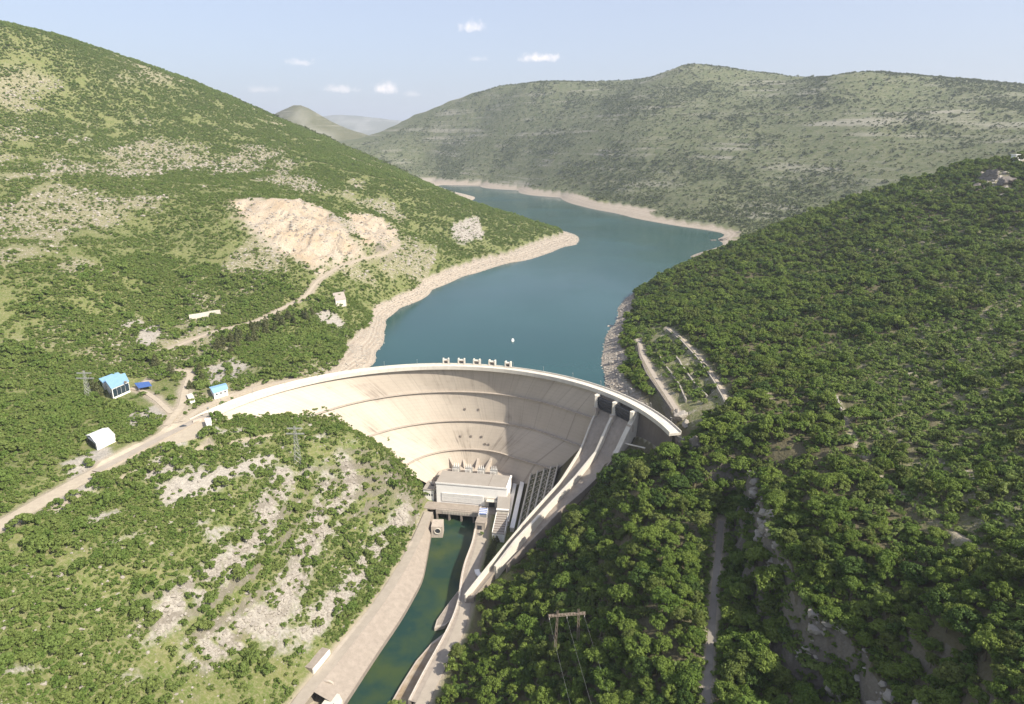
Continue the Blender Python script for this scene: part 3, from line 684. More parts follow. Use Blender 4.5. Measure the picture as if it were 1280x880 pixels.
def at_crest(px, py=456):
    r = ray(px, py); best = None
    q = atz(px, py, 110.0); return math.degrees(math.atan2(q[0] - DAMC[0], q[1] - DAMC[1]))
hoists = [at_crest(px, py) for px, py in ((557, 457), (576, 457.3), (594.5, 458.3), (613, 460), (631.5, 462.5))]
plc = ['leftmost', 'second from the left', 'middle', 'second from the right', 'rightmost']
for i, a in enumerate(hoists):
    x, y = DAMC[0] + (DAMR + 6.6) * math.sin(R(a)), DAMC[1] + (DAMR + 6.6) * math.cos(R(a))
    g = thing('gate_hoist', (x, y, 109.4), plc[i] + ' of five small concrete gate hoists along the dam crest', 'gate hoist', 'gate hoists on the dam crest')
    t = np.array([math.cos(R(a)), -math.sin(R(a)), 0]); nn = np.array([math.sin(R(a)), math.cos(R(a)), 0]); c = np.array([x, y, 106.])
    s_ = .86 if i in (0, 4) else 1.0
    for k in (-1, 1): MB().obox(c + t * (k * 2.5 * s_ - .55) - nn * 1.6, t * 1.1, nn * 3.2, (0, 0, 9.2)).build('side_wall', 'concrete_pale', g)
    MB().obox(c + t * -1.95 * s_ - nn * -.2, t * 3.9 * s_, nn * 1.2, (0, 0, 7.6)).build('back_wall', 'concrete', g)
    MB().obox(c + t * -1.95 * s_ - nn * 1.55 + np.array([0, 0, 7.6]), t * 3.9 * s_, nn * 3.1, (0, 0, .6)).build('top_slab', 'concrete_pale', g)
    q = c + np.array([0, 0, 5.2]); MB().tube([q - t * 1.2 * s_ - nn * .8, q + t * 1.2 * s_ - nn * .8], .6, 10).build('winch_drum', 'gate', g)

# ------------------------------------------------------------------ spillway
Lp = np.array([(67,491.4,98.4),(61,484,88.1),(52.5,473.6,70.1),(35.6,452.9,53.3),(12.4,424.6,41.9),(-8.1,399.4,29.4),(-23.6,380.5,19.6),(-30.4,372.1,15)])
Cp = np.array([(78.8,475.8,102.5),(71.7,468.9,91.5),(62.4,459.8,73),(45.8,443.6,60.5),(25.3,423.6,48.6),(2.2,401,35.2),(-10.1,389,25),(-24.5,372.5,16)])
Rp = np.array([(89.3,457.2,105.2),(82.2,452,92.4),(75.7,447.3,80.1),(64,438.8,68.5),(50.8,429.1,60.4),(33.1,416.3,51.5),(11.9,400.8,36.5),(-4.3,389,26)])
def along(P, s):
    d = np.concatenate([[0], np.cumsum(np.hypot(*np.diff(P[:, :2], axis=0).T))])
    return np.array([np.interp(s, d, P[:, k]) for k in range(3)])
sp = thing('spillway', (30, 440, 30), 'twin concrete spillway chutes running down the hillside right of the dam face', 'spillway')
def chute(PA, PB, s1, name, drop):
    secs = []; 
    for s in np.linspace(0, s1, 60):
        a, c = along(PA, s), along(PB, s); z = min(a[2], c[2]) - drop
        bot = lambda q: min(float(hz(q[0], q[1])) - 1.5, z - 2.0)
        m1, m2 = a * .67 + c * .33, a * .33 + c * .67
        secs.append([(a[0], a[1], bot(a)), (a[0], a[1], z), (*m1[:2], z - .25), (*m2[:2], z - .25), (c[0], c[1], z), (c[0], c[1], bot(c))])
    return MB().sweep(secs).build(name, 'chute', sp, fixn=True)
chute(Lp, Cp, 154, 'chute', 2.6); chute(Cp + np.array([.2, -.2, 0]), Rp, 115, 'chute', 3.2)
def sidewall(P, s0, s1, t, up, name='side_wall', mat='concrete_pale', dn=5, lim=1e9):
    secs = []
    for s in np.linspace(s0, s1, 40):
        p = along(P, s); q = along(P, min(s + 1, s1 + 1)); p0 = along(P, max(s - 1, 0)); d = (q - p0)[:2]; d /= np.linalg.norm(d); nn = np.array([-d[1], d[0]]) * t / 2
        u = up(s) if callable(up) else up; z = p[2] + u
        secs.append([(*(p[:2] - nn), z - dn - u), (*(p[:2] + nn), z - dn - u), (*(p[:2] + nn), z), (*(p[:2] - nn), z)])
    return MB().sweep(secs).build(name, mat, sp, fixn=True)
sidewall(Lp, 1, 154, 1.1, .1); sidewall(Cp, 1, 126, 2.0, 1.5, 'divider_wall', dn=9); sidewall(Rp, 17, 115, 1.1, -.6, mat='chute', dn=7)
sidewall(Rp, 0, 19, 4.0, 1.2, 'side_wall', dn=14)
for P, nm in ((Lp, 'pier'), (Cp, 'pier'), (Rp, 'pier')):
    p = along(P, 0); d = (along(P, 4) - p)[:2]; d /= np.linalg.norm(d); nn = np.array([-d[1], d[0]])
    pl = [p[:2] - d * 3 - nn * 1.5, p[:2] + d * 4 - nn * 1.5, p[:2] + d * 5.2, p[:2] + d * 4 + nn * 1.5, p[:2] - d * 3 + nn * 1.5]
    MB().prism(pl, 88, 108.2).build(nm, 'concrete_pale', sp)
    MB().prism([p[:2] + d * 3.0 - nn * 2.3, p[:2] + d * 6.3 - nn * 1.7, p[:2] + d * 6.3 + nn * 1.7, p[:2] + d * 3.0 + nn * 2.3], 93, 98.5).build('gate_bearing', 'concrete', sp)
for A, B in ((Lp, Cp), (Cp, Rp)):
    a, c = along(A, 0), along(B, 0); u = (c - a)[:2]; L = np.linalg.norm(u); u /= L; d = np.array([u[1], -u[0]]); d = d if d[1] < 0 else -d
    secs = []
    for k in np.linspace(0, 1, 9):
        z = 97 + 10.5 * k; off = 1.2 + 2.0 * math.sin(k * 2.2)
        secs.append([(*(a[:2] + u * 1.6 + d * off), z), (*(a[:2] + u * (L - 1.6) + d * off), z)])
    g = MB().sweep(secs, closed=False).build('spillway_gate', 'gate', sp)
    rb = MB()
    for k in np.linspace(.12, .9, 5):
        z = 97 + 10.5 * k; off = 1.5 + 2.0 * math.sin(k * 2.2); rb.obox((*(a[:2] + u * 1.7 + d * off), z), (*(u * (L - 3.4)), 0), (*(d * .3), 0), (0, 0, .35))
    rb.build('gate_stiffener', 'gate', g)
a = along(Rp, 12); c = atz(806, 560, 93)
MB().tube([tuple(a + (2, 0, -2)), tuple(c)], .55, 6).build('drain_pipe', 'concrete_pale', sp)

# ------------------------------------------------------------------ powerhouse
U = np.array([.9855, -.17, 0]); Vv = np.array([.17, .9855, 0]); K = np.array([0, 0, 1.]); PO = np.array([-62.3, 501.2, 8.4])
def loc(u, v, z): return PO + U * u + Vv * v + K * z
ph = thing('powerhouse', PO, 'long white powerhouse with a flat grey roof at the foot of the dam', 'powerhouse')
def pb(name, mat, u0, u1, v0, v1, z0, z1, par, lab=None):
    o = MB().obox(loc(u0, v0, z0), U * (u1 - u0), Vv * (v1 - v0), K * (z1 - z0)).build(name, mat, par)
    if lab: o['label'] = lab
    return o
pb('wall', 'white', 0, 59, 0, 21, -1, 17.8, ph)
rf = pb('roof', 'roof_grey', -.3, 59.3, -.25, 21.3, 17.8, 18.5, ph); pb('roof_seam', 'concrete_dark', 43.4, 43.7, -.2, 21.2, 18.5, 18.62, rf); pb('coping', 'white', 58.1, 59.5, -.4, 21.5, 17.6, 19.0, rf); pb('coping', 'white', -.5, 59.5, -.5, -.2, 17.6, 18.9, rf)
wn = pb('window', 'pale_glass', 5, 39, -.12, .3, 2.4, 9.4, ph); mb = MB()
for u in np.arange(5, 39.2, 1.0): mb.obox(loc(u - .33, -.5, 2.2), U * .66, Vv * .45, K * 7.4)
for z in (2.2, 5.8, 9.3): mb.obox(loc(5, -.42, z), U * 34, Vv * .3, K * .35)
mb.build('window_fins', 'white', wn)
pb('wall_panel', 'concrete_pale', 40.5, 52, -.3, .2, 0, 8.6, ph); pb('door', 'gate', 44, 49, -.45, 0, 0, 6.5, ph); pb('canopy', 'concrete_pale', 42.5, 53, -4.2, -.3, 6.8, 7.3, ph)
pb('door', 'red', 59.0, 59.3, 1.5, 9.5, 0, 9.5, ph, 'tall dark red door in the end wall'); pb('wall_trim', 'white', 59.0, 59.5, 9.7, 10.3, 0, 17.5, ph)
an_ = thing('side_annex', loc(-12, 2, 0), 'low flat-roofed annex against the left end of the powerhouse', 'annex')
pb('wall', 'white', -12, -3.2, 2, 17, -1, 9.5, an_); r2 = pb('roof', 'roof_grey', -12.3, -2.9, 1.7, 17.2, 9.5, 10.1, an_); pb('roof_hatch', 'gate', -7.5, -4.8, 8.6, 10.6, 10.1, 10.9, r2)
mb = MB(); mb.tube([loc(-8.5, 13.5, 10.1), loc(-8.5, 13.5, 11)], 1.0, 12); mb.build('roof_vent', 'steel', r2)
for u in (-11.2, -9.2, -7.2, -5.2): pb('window', 'glass', u, u + 1.1, 1.93, 2.2, 4.2, 6.2, an_)
pb('concrete_link', 'concrete_dark', -3.2, -.02, 3, 16, -1, 6, an_)
# apron deck, with the draft-tube front under it
ap = thing('intake_deck', loc(-2, -8, 0), 'paved deck between powerhouse front and green tailrace water', 'deck')
DU0, DU1 = 2.6, 44.8
pb('deck_slab', 'chute', -9, 52, -11.4, -.1, -.4, .45, ap)
pb('front_beam', 'concrete', DU0, DU1, -12.2, -11.4, -3.0, .9, ap, 'pinkish ribbed concrete front beam'); rb = MB()
for u in np.arange(DU0 + 6, DU1 - 3, 1.3): rb.obox(loc(u, -12.5, -2.4), U * .5, Vv * .4, K * 2.2)
rb.build('beam_rib', 'concrete_pale', bpy.data.objects[ap.children[-1].name])
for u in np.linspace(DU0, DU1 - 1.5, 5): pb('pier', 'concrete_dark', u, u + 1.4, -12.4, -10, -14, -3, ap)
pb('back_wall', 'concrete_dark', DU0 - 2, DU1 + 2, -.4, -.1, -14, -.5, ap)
rl = MB()
for u in np.arange(DU0, DU1, 2.2): rl.tube([loc(u, -12.0, .9), loc(u, -12.0, 1.9)], .05, 5)
rl.tube([loc(DU0, -12.0, 1.9), loc(DU1, -12.0, 1.9)], .06, 5); rl.build('railing', 'gate', ap)
loc_t = lambda u, v, z: loc(u, v + 4.5, z + 4.3)
# transformers behind the building
for i, u in enumerate((9, 20, 31, 42)):
    o0 = loc_t(u, 27, 9.2); g = thing('power_transformer', o0, ['first', 'second', 'third', 'fourth'][i] + ' grey transformer from the left behind the powerhouse roof', 'transformer', 'transformers behind the powerhouse')
    MB().obox(loc_t(u - 3, 25.5, 8.2), U * 6, Vv * 3.4, K * 5.4).build('tank', 'steel', g)
    for k in (-1, 1): 
        m_ = MB()
        for j in range(5): m_.obox(loc_t(u - 2.6 + j * 1.15, 27 + k * 2.4 - .5, 9.4), U * .35, Vv * 1.0, K * 3.4)
        m_.build('radiator', 'white', g)
    m_ = MB()
    for j in (-1.8, 0, 1.8): m_.tube([loc_t(u + j, 27.2, 13.6), loc_t(u + j, 27.2, 15.2), loc_t(u + j, 27.2, 17.0)], [.35, .3, .12], 7)
    m_.build('bushing', 'white', g)
td = thing('transformer_terrace', loc(0, 22, 0), 'concrete terrace between powerhouse back wall and dam toe', 'terrace'); pb('slab', 'concrete', -6, 58, 21.4, 44, -6, 12.5, td); pb('parapet', 'concrete_pale', -6, 58, 21.5, 22, 12.5, 13.6, td)

# ------------------------------------------------------------------ right of the powerhouse
def quadbuild(name, label, cat, pix, z, h, roofm, wallm='white', zb=None):
    q = [atz(a, b_, z + h) for a, b_ in pix]; c = sum(q) / 4
    g = thing(name, (c[0], c[1], z), label, cat)
    pl = [p[:2] for p in q]; cc = c[:2]
    MB().prism(pl, (zb if zb is not None else z - 1), z + h).build('wall', wallm, g)
    rr = MB().prism([cc + (p - cc) * 1.03 for p in pl], z + h, z + h + .5).build('roof', roofm, g)
    return g, q, rr
g, q, rr = quadbuild('control_building', 'grey flat-roofed control block joined to the right end of the powerhouse', 'building', [(623,617),(638,618),(636,639),(621,638)], 8.4, 10, 'roof_grey', 'concrete_pale')
m_ = MB(); d = q[2] - q[1]; e = q[0] - q[1]
m_.obox(q[1] + d * .97 + (0, 0, .5), e, d * .05, (0, 0, .8)).build('coping', 'white', rr)
g, q, rr = quadbuild('workshop', 'low workshop with ribbed grey roof panels below the control block', 'building', [(620.5,641),(636,642),(630,668),(615,666)], 8.4, 7, 'roof_grey', 'white')
d = q[3] - q[0]; e = q[1] - q[0]; m_ = MB()
for k in np.linspace(.08, .92, 8): m_.obox(q[0] + d * k + e * .08 + (0, 0, .5), e * .84, d * .035, (0, 0, .45))
m_.build('roof_rib', 'concrete_dark', rr); m_ = MB()
for k in (0.0, .96): m_.obox(q[0] + e * k + (0, 0, .5), e * .04, d, (0, 0, .7))
m_.build('coping', 'white', rr)
m_ = MB(); m_.obox(q[3] + e * .1 + np.array([0, 0, -5.2]) - d * .001, e * .8, d * .004, (0, 0, 2.6)); m_.build('window', 'glass', g)
g, q, rr = quadbuild('blue_gantry', 'small blue-roofed gantry at the right corner of the tailrace', 'gantry', [(600,635.5),(609.5,636),(608.5,643),(598.5,643)], 8.4, 6.5, 'roof_navy', 'steel')
for k in range(4):
    m_ = MB(); p = q[k]; m_.tube([(p[0], p[1], 8), (p[0], p[1], 15.6)], .35, 6); m_.build('leg', 'white', g)
d = q[3] - q[0]; e = q[1] - q[0]; m_ = MB()
for k in (.2, .5, .8): m_.obox(q[0] + d * k + (0, 0, .5), e, d * .08, (0, 0, .4))
m_.build('roof_rib', 'white', rr)
g, q, rr = quadbuild('gate_house', 'small beige flat-topped house on the tailrace bank below the blue gantry', 'hut', [(597,646),(609,648),(606.5,655),(594,653.5)], 8.4, 6, 'chute', 'concrete', -4)
d = q[2] - q[3]; nn = np.array([d[1], -d[0], 0]); nn /= np.linalg.norm(nn); nn = nn if nn[1] < 0 else -nn
MB().obox(q[3] + d * .2 + nn * .02 - (0, 0, 6), d * .45, nn * .12, (0, 0, 4)).build('door', 'gate', g)
# outlet block with its round opening on the left bank
c = atz(547, 655, 9); g = thing('outlet_block', (c[0], c[1], 0), 'concrete block with a round dark outlet hole on the left bank', 'outlet')
MB().box(c[0] - 4.5, c[0] + 4.2, c[1] - 5, c[1] + 6, -6, 9.6).build('block', 'concrete', g)
m_ = MB(); V = []; ns = 20
for rr_, y in ((2.6, -5.03), (2.6, -5.6), (2.1, -5.6), (2.1, -5.05)): V += [(c[0] + .4 + rr_ * math.cos(2 * math.pi * k / ns), c[1] + y, 6.0 + rr_ * math.sin(2 * math.pi * k / ns)) for k in range(ns)]
m_.add(V, [(i * ns + k, i * ns + (k + 1) % ns, (i + 1) * ns + (k + 1) % ns, (i + 1) * ns + k) for i in range(3) for k in range(ns)]); m_.build('pipe_rim', 'concrete_pale', g, fixn=True)
MB().add([(c[0] + .4 + 2.1 * math.cos(2 * math.pi * k / ns), c[1] - 5.05, 6.0 + 2.1 * math.sin(2 * math.pi * k / ns)) for k in range(ns)], [tuple(range(ns))]).build('opening', 'gate', g, fixn=False)

# stepped walls and the concrete grid that holds the slope
for i, (p0, p1, w_, z0, z1, lb) in enumerate((((644,603,12),(634,652,9),2.6,4,14,'pale straight concrete wall beside the control block, nearest the powerhouse'),
                               ((653,602,15),(640,660,10),3.0,4,17,'second pale concrete wall, between the control block and the slope grid'))):
    a, e = atz(p0[0], p0[1], z1 if i == 0 else z1), atz(p1[0], p1[1], 12)
    g = thing('buttress_wall', (a[0], a[1], 8), lb, 'wall'); P = resample(np.array([a, e]), 4)
    MB().wallstrip(P, w_, 2, lambda p: p[2]).build('wall', 'concrete_pale', g, fixn=True)
    MB().wallstrip(P + (0, 0, 0), w_ + .5, lambda p: p[2] - .01, lambda p: p[2] + .35).build('coping', 'white', g, fixn=True)
TLc, TRc, BRc, BLc = atz(665,590,26), atz(698,582,40), atz(690,613,37), atz(648,662,11)
gr = thing('slope_grid', (BLc + TRc) / 2, 'concrete grid of crossed beams pinned to the slope beside the spillway', 'retaining grid')
def gp(s, t, h=0.):
    p = TLc * (1 - s) * (1 - t) + TRc * s * (1 - t) + BRc * s * t + BLc * (1 - s) * t
    return p + np.array([-.55, -.35, .75]) * h
b = MB()
b.add([gp(s, t, -.3) for s in np.linspace(0, 1, 8) for t in np.linspace(0, 1, 8)], [(i * 8 + j, i * 8 + j + 1, i * 8 + j + 9, i * 8 + j + 8) for i in range(7) for j in range(7)]).build('backing', 'mossy', gr, fixn=False)
for s in np.linspace(0, 1, 5):
    MB().tube([gp(s, t, .9) for t in np.linspace(0, 1 , 8)], .7, 4).build('main_beam', 'concrete_pale', gr)
for t in np.linspace(.04, .96, 9):
    b = MB()
    b.tube([gp(s, t, .5) for s in np.linspace(0, 1, 8)], .3, 4).build('cross_beam', 'concrete', gr)
for s in np.linspace(0.12, .88, 4):
    for t in np.linspace(.1, .9, 8): MB().obox(gp(s, t, .2) - .5, (1.0, 0, 0), (0, 1.0, 0), (0, 0, 1.0)).build('anchor_head', 'concrete', gr)
# tailrace walls
def walltop(name, P, t, z0, z1, mat, label, cat='wall'):
    o = MB().wallstrip(resample(P, 3), t, z0, z1).build(name, mat, fixn=True); return tag(o, label, cat)
off = lambda P, d: np.array([[*(outset(p, q, d)), p[2]] for p, q in zip(P, [canal_right[min(i, len(canal_right) - 1)] for i in range(len(P))])])
walltop('quay_wall', off(resample(canal_left, 4), .9), 2.0, -6, 2.6, 'concrete_dark', 'dark stained quay wall along the foot of the paved left bank')
RW = resample(canal_right, 4); RWo = np.array([[*outset(p, canal_left[min(i, len(canal_left) - 1)], 1.2), 0] for i, p in enumerate(RW)])
walltop('road_wall', RWo, 1.6, -6, 9.1, 'concrete', 'tall retaining wall under the road along the right side of the tailrace')
def lowdeck(name, pix, z, mat, label, cat):
    q = [atz(a, b_, z)[:2] for a, b_ in pix]; g = thing(name, (q[0][0], q[0][1], 0), label, cat)
    MB().prism(q, -6, z).build('base', 'concrete', g); c = sum(q) / len(q)
    MB().prism([c + (p - c) * .86 for p in q], z, z + .15).build('top_surface', mat, g); return g
lowdeck('concrete_spit', [(573,738),(578,745),(572,766),(556,782),(543,785),(546,775),(562,752)], 2.4, 'chute', 'pointed pale concrete spit in the tailrace beside the road wall', 'spit')
lowdeck('silt_island', [(558,789),(560,800),(545,830),(530,856),(512,890),(482,890),(500,858),(520,826),(540,803)], 2.2, 'soil', 'low concrete island covered in brown silt below the tailrace road', 'island')
rl = MB(); P = resample(RWo, 6)
for p in P: rl.tube([(p[0] + .4, p[1], 9.6), (p[0] + .4, p[1], 10.8)], .07, 5)
rl.tube([(p[0] + .4, p[1], 10.8) for p in P], .07, 5); tag(rl.build('guard_rail', 'white'), 'white guard rail on top of the wall beside the tailrace road', 'railing')
gw = resample(pz([(652,666),(640,682),(628,699),(614,713),(604,722),(597,722),(596,712)], 9.2), 3)
o = strip('garden_path', gw, 3.4, 'white', .3)
# bits on the left bank
c0, c1 = atz(413, 817, 10), atz(392, 842, 10); d = c1 - c0; L = np.linalg.norm(d); d /= L; nn = np.array([-d[1], d[0], 0]); nn = nn if nn[0] < 0 else -nn
g = thing('white_barrier', c0, 'long white panel wall beside the bank road, left of the paved slope', 'barrier')
MB().obox(c0 + (0, 0, -1.5), d * L, nn * .6, (0, 0, 4.2)).build('panel', 'white', g); MB().obox(c0 + nn * .62 + (0, 0, -1.5), d * L, nn * 6, (0, 0, 4.6)).build('backfill', 'chute', g)
for k in np.linspace(0, .97, 7): MB().obox(c0 + d * L * k - nn * .12 + (0, 0, -1.5), d * .4, nn * .1, (0, 0, 4.25)).build('post', 'concrete_pale', g)
c = atz(404, 852, 8); g = thing('culvert_portal', c, 'dark round culvert mouth at the lower end of the paved bank', 'culvert')
m_ = MB(); V = []; ns = 16
for rr_, y in ((4.4, 0), (4.4, -1.2), (3.6, -1.2), (3.6, .5)): V += [(c[0] + 2 + rr_ * math.cos(math.pi * k / (ns - 1)) , c[1] + y, 5 + rr_ * math.sin(math.pi * k / (ns - 1))) for k in range(ns)]
m_.add(V, [(i * ns + k, i * ns + k + 1, (i + 1) * ns + k + 1, (i + 1) * ns + k) for i in range(3) for k in range(ns - 1)]); m_.build('arch_rim', 'concrete', g)
MB().add([(c[0] + 2 + 3.6 * math.cos(math.pi * k / (ns - 1)), c[1] - .2, 5 + 3.6 * math.sin(math.pi * k / (ns - 1))) for k in range(ns)], [tuple(range(ns))]).build('opening', 'gate', g)
sl_ = [atz(a, b_, 6)[:2] for a, b_ in [(413,864),(424,866),(428,874),(419,892),(396,892),(402,878)]]
tag(MB().prism(sl_, 2, 5.2).build('concrete_platform', 'concrete_pale'), 'bright white concrete platform below the culvert mouth', 'platform')

# ------------------------------------------------------------------ village by the left abutment
def house(name, label, cat, pix, z, h, roofm, over=1.05, pitch=0., wallm='white', group=None):
    q = [atz(a, b_, z) for a, b_ in pix]; c = sum(q) / 4; g = thing(name, (c[0], c[1], z), label, cat, group)
    pl = [p[:2] for p in q]; MB().prism(pl, z - 1.5, z + h).build('wall', wallm, g)
    cc = c[:2]; e = [cc + (p - cc) * over for p in pl]; mA, mB = (e[0] + e[3]) / 2, (e[1] + e[2]) / 2
    V = [(*p, z + h) for p in e] + [(*mA, z + h + pitch), (*mB, z + h + pitch)] + [(*p, z + h + .25) for p in e] + [(*mA, z + h + pitch + .25), (*mB, z + h + pitch + .25)]
    if pitch: r = MB().add(V, [(0,1,5,4),(4,5,2,3),(6,10,11,7),(10,9,8,11),(0,6,7,1),(3,2,8,9),(0,4,10,6),(4,3,9,10),(1,7,11,5),(5,11,8,2)]).build('roof', roofm, g, fixn=True)
    else: r = MB().prism(e, z + h, z + h + .4).build('roof', roofm, g)
    return g, q, r
def wallpanel(par, name, a, b_, f0, f1, z0, z1, mat, proud=.12):
    d = b_ - a; nn = np.array([d[1], -d[0], 0]); nn /= np.linalg.norm(nn); ctr = np.array([par.location.x, par.location.y, 0]); m_ = (a + b_) / 2
    if np.dot(nn[:2], (m_ - ctr)[:2]) < 0: nn = -nn
    p = a + d * f0; p = np.array([p[0], p[1], z0])
    return MB().obox(p - nn * .05, d * (f1 - f0) * np.array([1, 1, 0]), nn * (proud + .05), (0, 0, z1 - z0)).build(name, mat, par)
# main white house: tall front wing with dark glazing, lower rear wing
g, q, r_ = house('blue_roofed_house', 'white two-winged house with light blue roof and dark glazed front', 'house', [(134,488),(158,480),(163,490),(142,499.5)], 113, 8.5, 'roof_blue', 1.06)
wallpanel(g, 'window', q[3], q[2], .04, .97, 114.6, 120.6, 'glass'); wallpanel(g, 'window', q[0], q[3], .82, .98, 114.6, 120.6, 'glass')
wallpanel(g, 'door', q[0], q[3], .55, .7, 113, 115.6, 'gate')
for i, f in enumerate((.26, .5, .74)): 
    w_ = wallpanel(g, 'mullion', q[3], q[2], f, f + .006, 114.6, 120.6, 'white', .22)
MB().obox(atz(155, 479, 122), (1.6, 0, 0), (0, 1.2, 0), (0, 0, 1.4)).build('chimney', 'concrete_dark', g)
qq = [atz(a, b_, 113) for a, b_ in [(126,483),(148,474.5),(153,478.5),(131,488)]]
MB().prism([p[:2] for p in qq], 111.5, 119.0).build('rear_wing', 'white', g); cc = sum(qq) / 4
MB().prism([(cc + (p - cc) * 1.06)[:2] for p in qq], 119.0, 119.4).build('roof', 'roof_blue', g)
yw = MB(); yp = atz(143, 503, 113); yw.box(yp[0] - 1.2, yp[0] + 1.2, yp[1] - .5, yp[1] + .5, 113, 114.6); tag(yw.build('yellow_bin', 'yellow'), 'small yellow box on the lawn in front of the blue-roofed house', 'box')
q = [atz(a, b_, 116) for a, b_ in [(168,479.5),(186,477.5),(190,482.5),(173,485.5)]]; c = sum(q) / 4
g = thing('blue_carport', (c[0], c[1], 113), 'open carport with dark blue flat roof beside the white house', 'carport')
MB().prism([p[:2] for p in q], 116, 116.5).build('roof', 'roof_navy', g)
for p in q: MB().tube([(*(c + (p - c) * .9)[:2], 112.5), (*(c + (p - c) * .9)[:2], 116)], .18, 6).build('post', 'steel', g)
g, q, r_ = house('blue_roofed_shed', 'small white shed with a blue roof beside the dam lane', 'shed', [(263,490),(282,485),(285,491.5),(268,497)], 112, 3.6, 'roof_blue', 1.1, 1.0)
for f in (.2, .5, .8): wallpanel(g, 'window', q[3], q[2], f - .06, f + .06, 113.2, 114.6, 'glass')
g, q, r_ = house('white_hangar', 'white barrel-roofed hangar beside the main road', 'hangar', [(109,553),(130,544),(145,552),(122,563)], 112.6, 4.6, 'white', 1.03, 2.6)
wallpanel(g, 'door', q[0], q[3], .12, .88, 112.6, 116.4, 'gate')
g, q, r_ = house('gate_kiosk', 'white kiosk at the near corner of the plaza by the dam end', 'kiosk', [(257,530),(264,529),(265,534),(259,537)], 110, 3.4, 'white', 1.12)
wallpanel(g, 'window', q[0], q[3], .15, .85, 110.9, 112.6, 'glass'); wallpanel(g, 'door', q[3], q[2], .3, .6, 110, 112.3, 'gate')
g, q, r_ = house('small_pump_house', 'little white pump house beside the lane to the houses', 'hut', [(234,498),(241,496),(244,503),(238,506)], 111.4, 2.6, 'concrete_pale', 1.08)
wallpanel(g, 'door', q[0], q[3], .3, .7, 111.4, 113.4, 'gate')
g, q, r_ = house('concrete_bunker', 'old square concrete building on the hill above the shore', 'building', [tuple(p) for p in [(416,374),(430,372),(433,381),(420,383)]], float(ground(425, 381)[2]), 6.5, 'concrete', 1.02, wallm='concrete_pale')
wallpanel(g, 'doorway', q[0], q[3], .3, .7, g.location.z, g.location.z + 3, 'gate'); MB().obox(q[1] + (0, 0, 6.9), (1.5, 0, 0), (0, 1.5, 0), (0, 0, 1.5)).build('roof_box', 'concrete_dark', g)
P = resample(gline([(237,400),(252,398),(268,394),(276,394)]), 4)
tag(MB().wallstrip(P, 1.2, lambda p: p[2] - 2, lambda p: p[2] + 5).build('ruined_wall', 'concrete_pale', fixn=True), 'long ruined pale wall on the left hillside above the pines', 'wall')
c = ground(1274, 201); g = thing('hilltop_house', c, 'small white house on the right hilltop at the skyline', 'house')
MB().box(c[0] - 9, c[0] + 13, c[1] - 5, c[1] + 5, c[2] - 6, c[2] + 7.5).build('wall', 'white', g); MB().box(c[0] - 9.6, c[0] + 13.6, c[1] - 5.6, c[1] + 5.6, c[2] + 7.5, c[2] + 8.4).build('roof', 'white', g)
for k in (-5, 1, 7): MB().box(c[0] + k, c[0] + k + 2, c[1] - 5.08, c[1] - 4.9, c[2] + 4.4, c[2] + 6.2).build('window', 'glass', g)
# barrier wall and mast at the dam end
P = resample(pz([(241,528),(252,524),(262,523),(270,526)], 111), 2)
tag(MB().wallstrip(P, .8, 108, 112.2).build('entrance_wall', 'concrete', fixn=True), 'curved low concrete wall at the left end of the dam crest', 'wall')
def mast(name, base, h, label, cat):
    b = MB(); b.tube([base, base + np.array([0, 0, h])], [.25, .12], 6); b.box(base[0] - .6, base[0] + .6, base[1] - .5, base[1] + .5, base[2] + h - .9, base[2] + h); return tag(b.build(name, 'steel'), label, cat)
mast('light_mast', atz(262, 524, 110), 9, 'thin grey light mast beside the entrance wall at the dam end', 'mast')
# parked cars
def car(loc_, rz, mat, label):
    g = thing('parked_car', loc_, label, 'car', 'cars parked around the dam', 0); c_, s_ = math.cos(rz), math.sin(rz); T = lambda x, y, z: np.array([loc_[0] + x * c_ - y * s_, loc_[1] + x * s_ + y * c_, loc_[2] + z])
    prof = [(-2.1,.35),(-2.15,.8),(-1.9,1.0),(-1.2,1.05),(-.75,1.5),(.6,1.52),(1.2,1.02),(2.0,.88),(2.15,.6),(2.1,.35)]
    secs = [[T(x, y * (.86 if z > 1.2 else 1), z) for x, z in prof] for y in (-.86, .86)]
    MB().sweep(secs).build('body', mat, g, fixn=True)
    MB().sweep([[T(-1.05, y, 1.08), T(-.72, y * .9, 1.44), T(.55, y * .9, 1.45), T(1.0, y, 1.08)] for y in (-.88, .88)]).build('window', 'glass', g, fixn=True)
    for x in (-1.3, 1.3):
        for y in (-.8, .8): MB().tube([T(x, y - .1, .33), T(x, y + .1, .33)], .33, 12).build('wheel', 'gate', g)
    return g
car(atz(229, 534, 110.32), R(25), 'carpaint', 'dark car parked alone on the pale plaza by the dam end')
car(atz(622, 676, 9.0), R(60), 'carlight', 'silver car parked below the ribbed workshop')
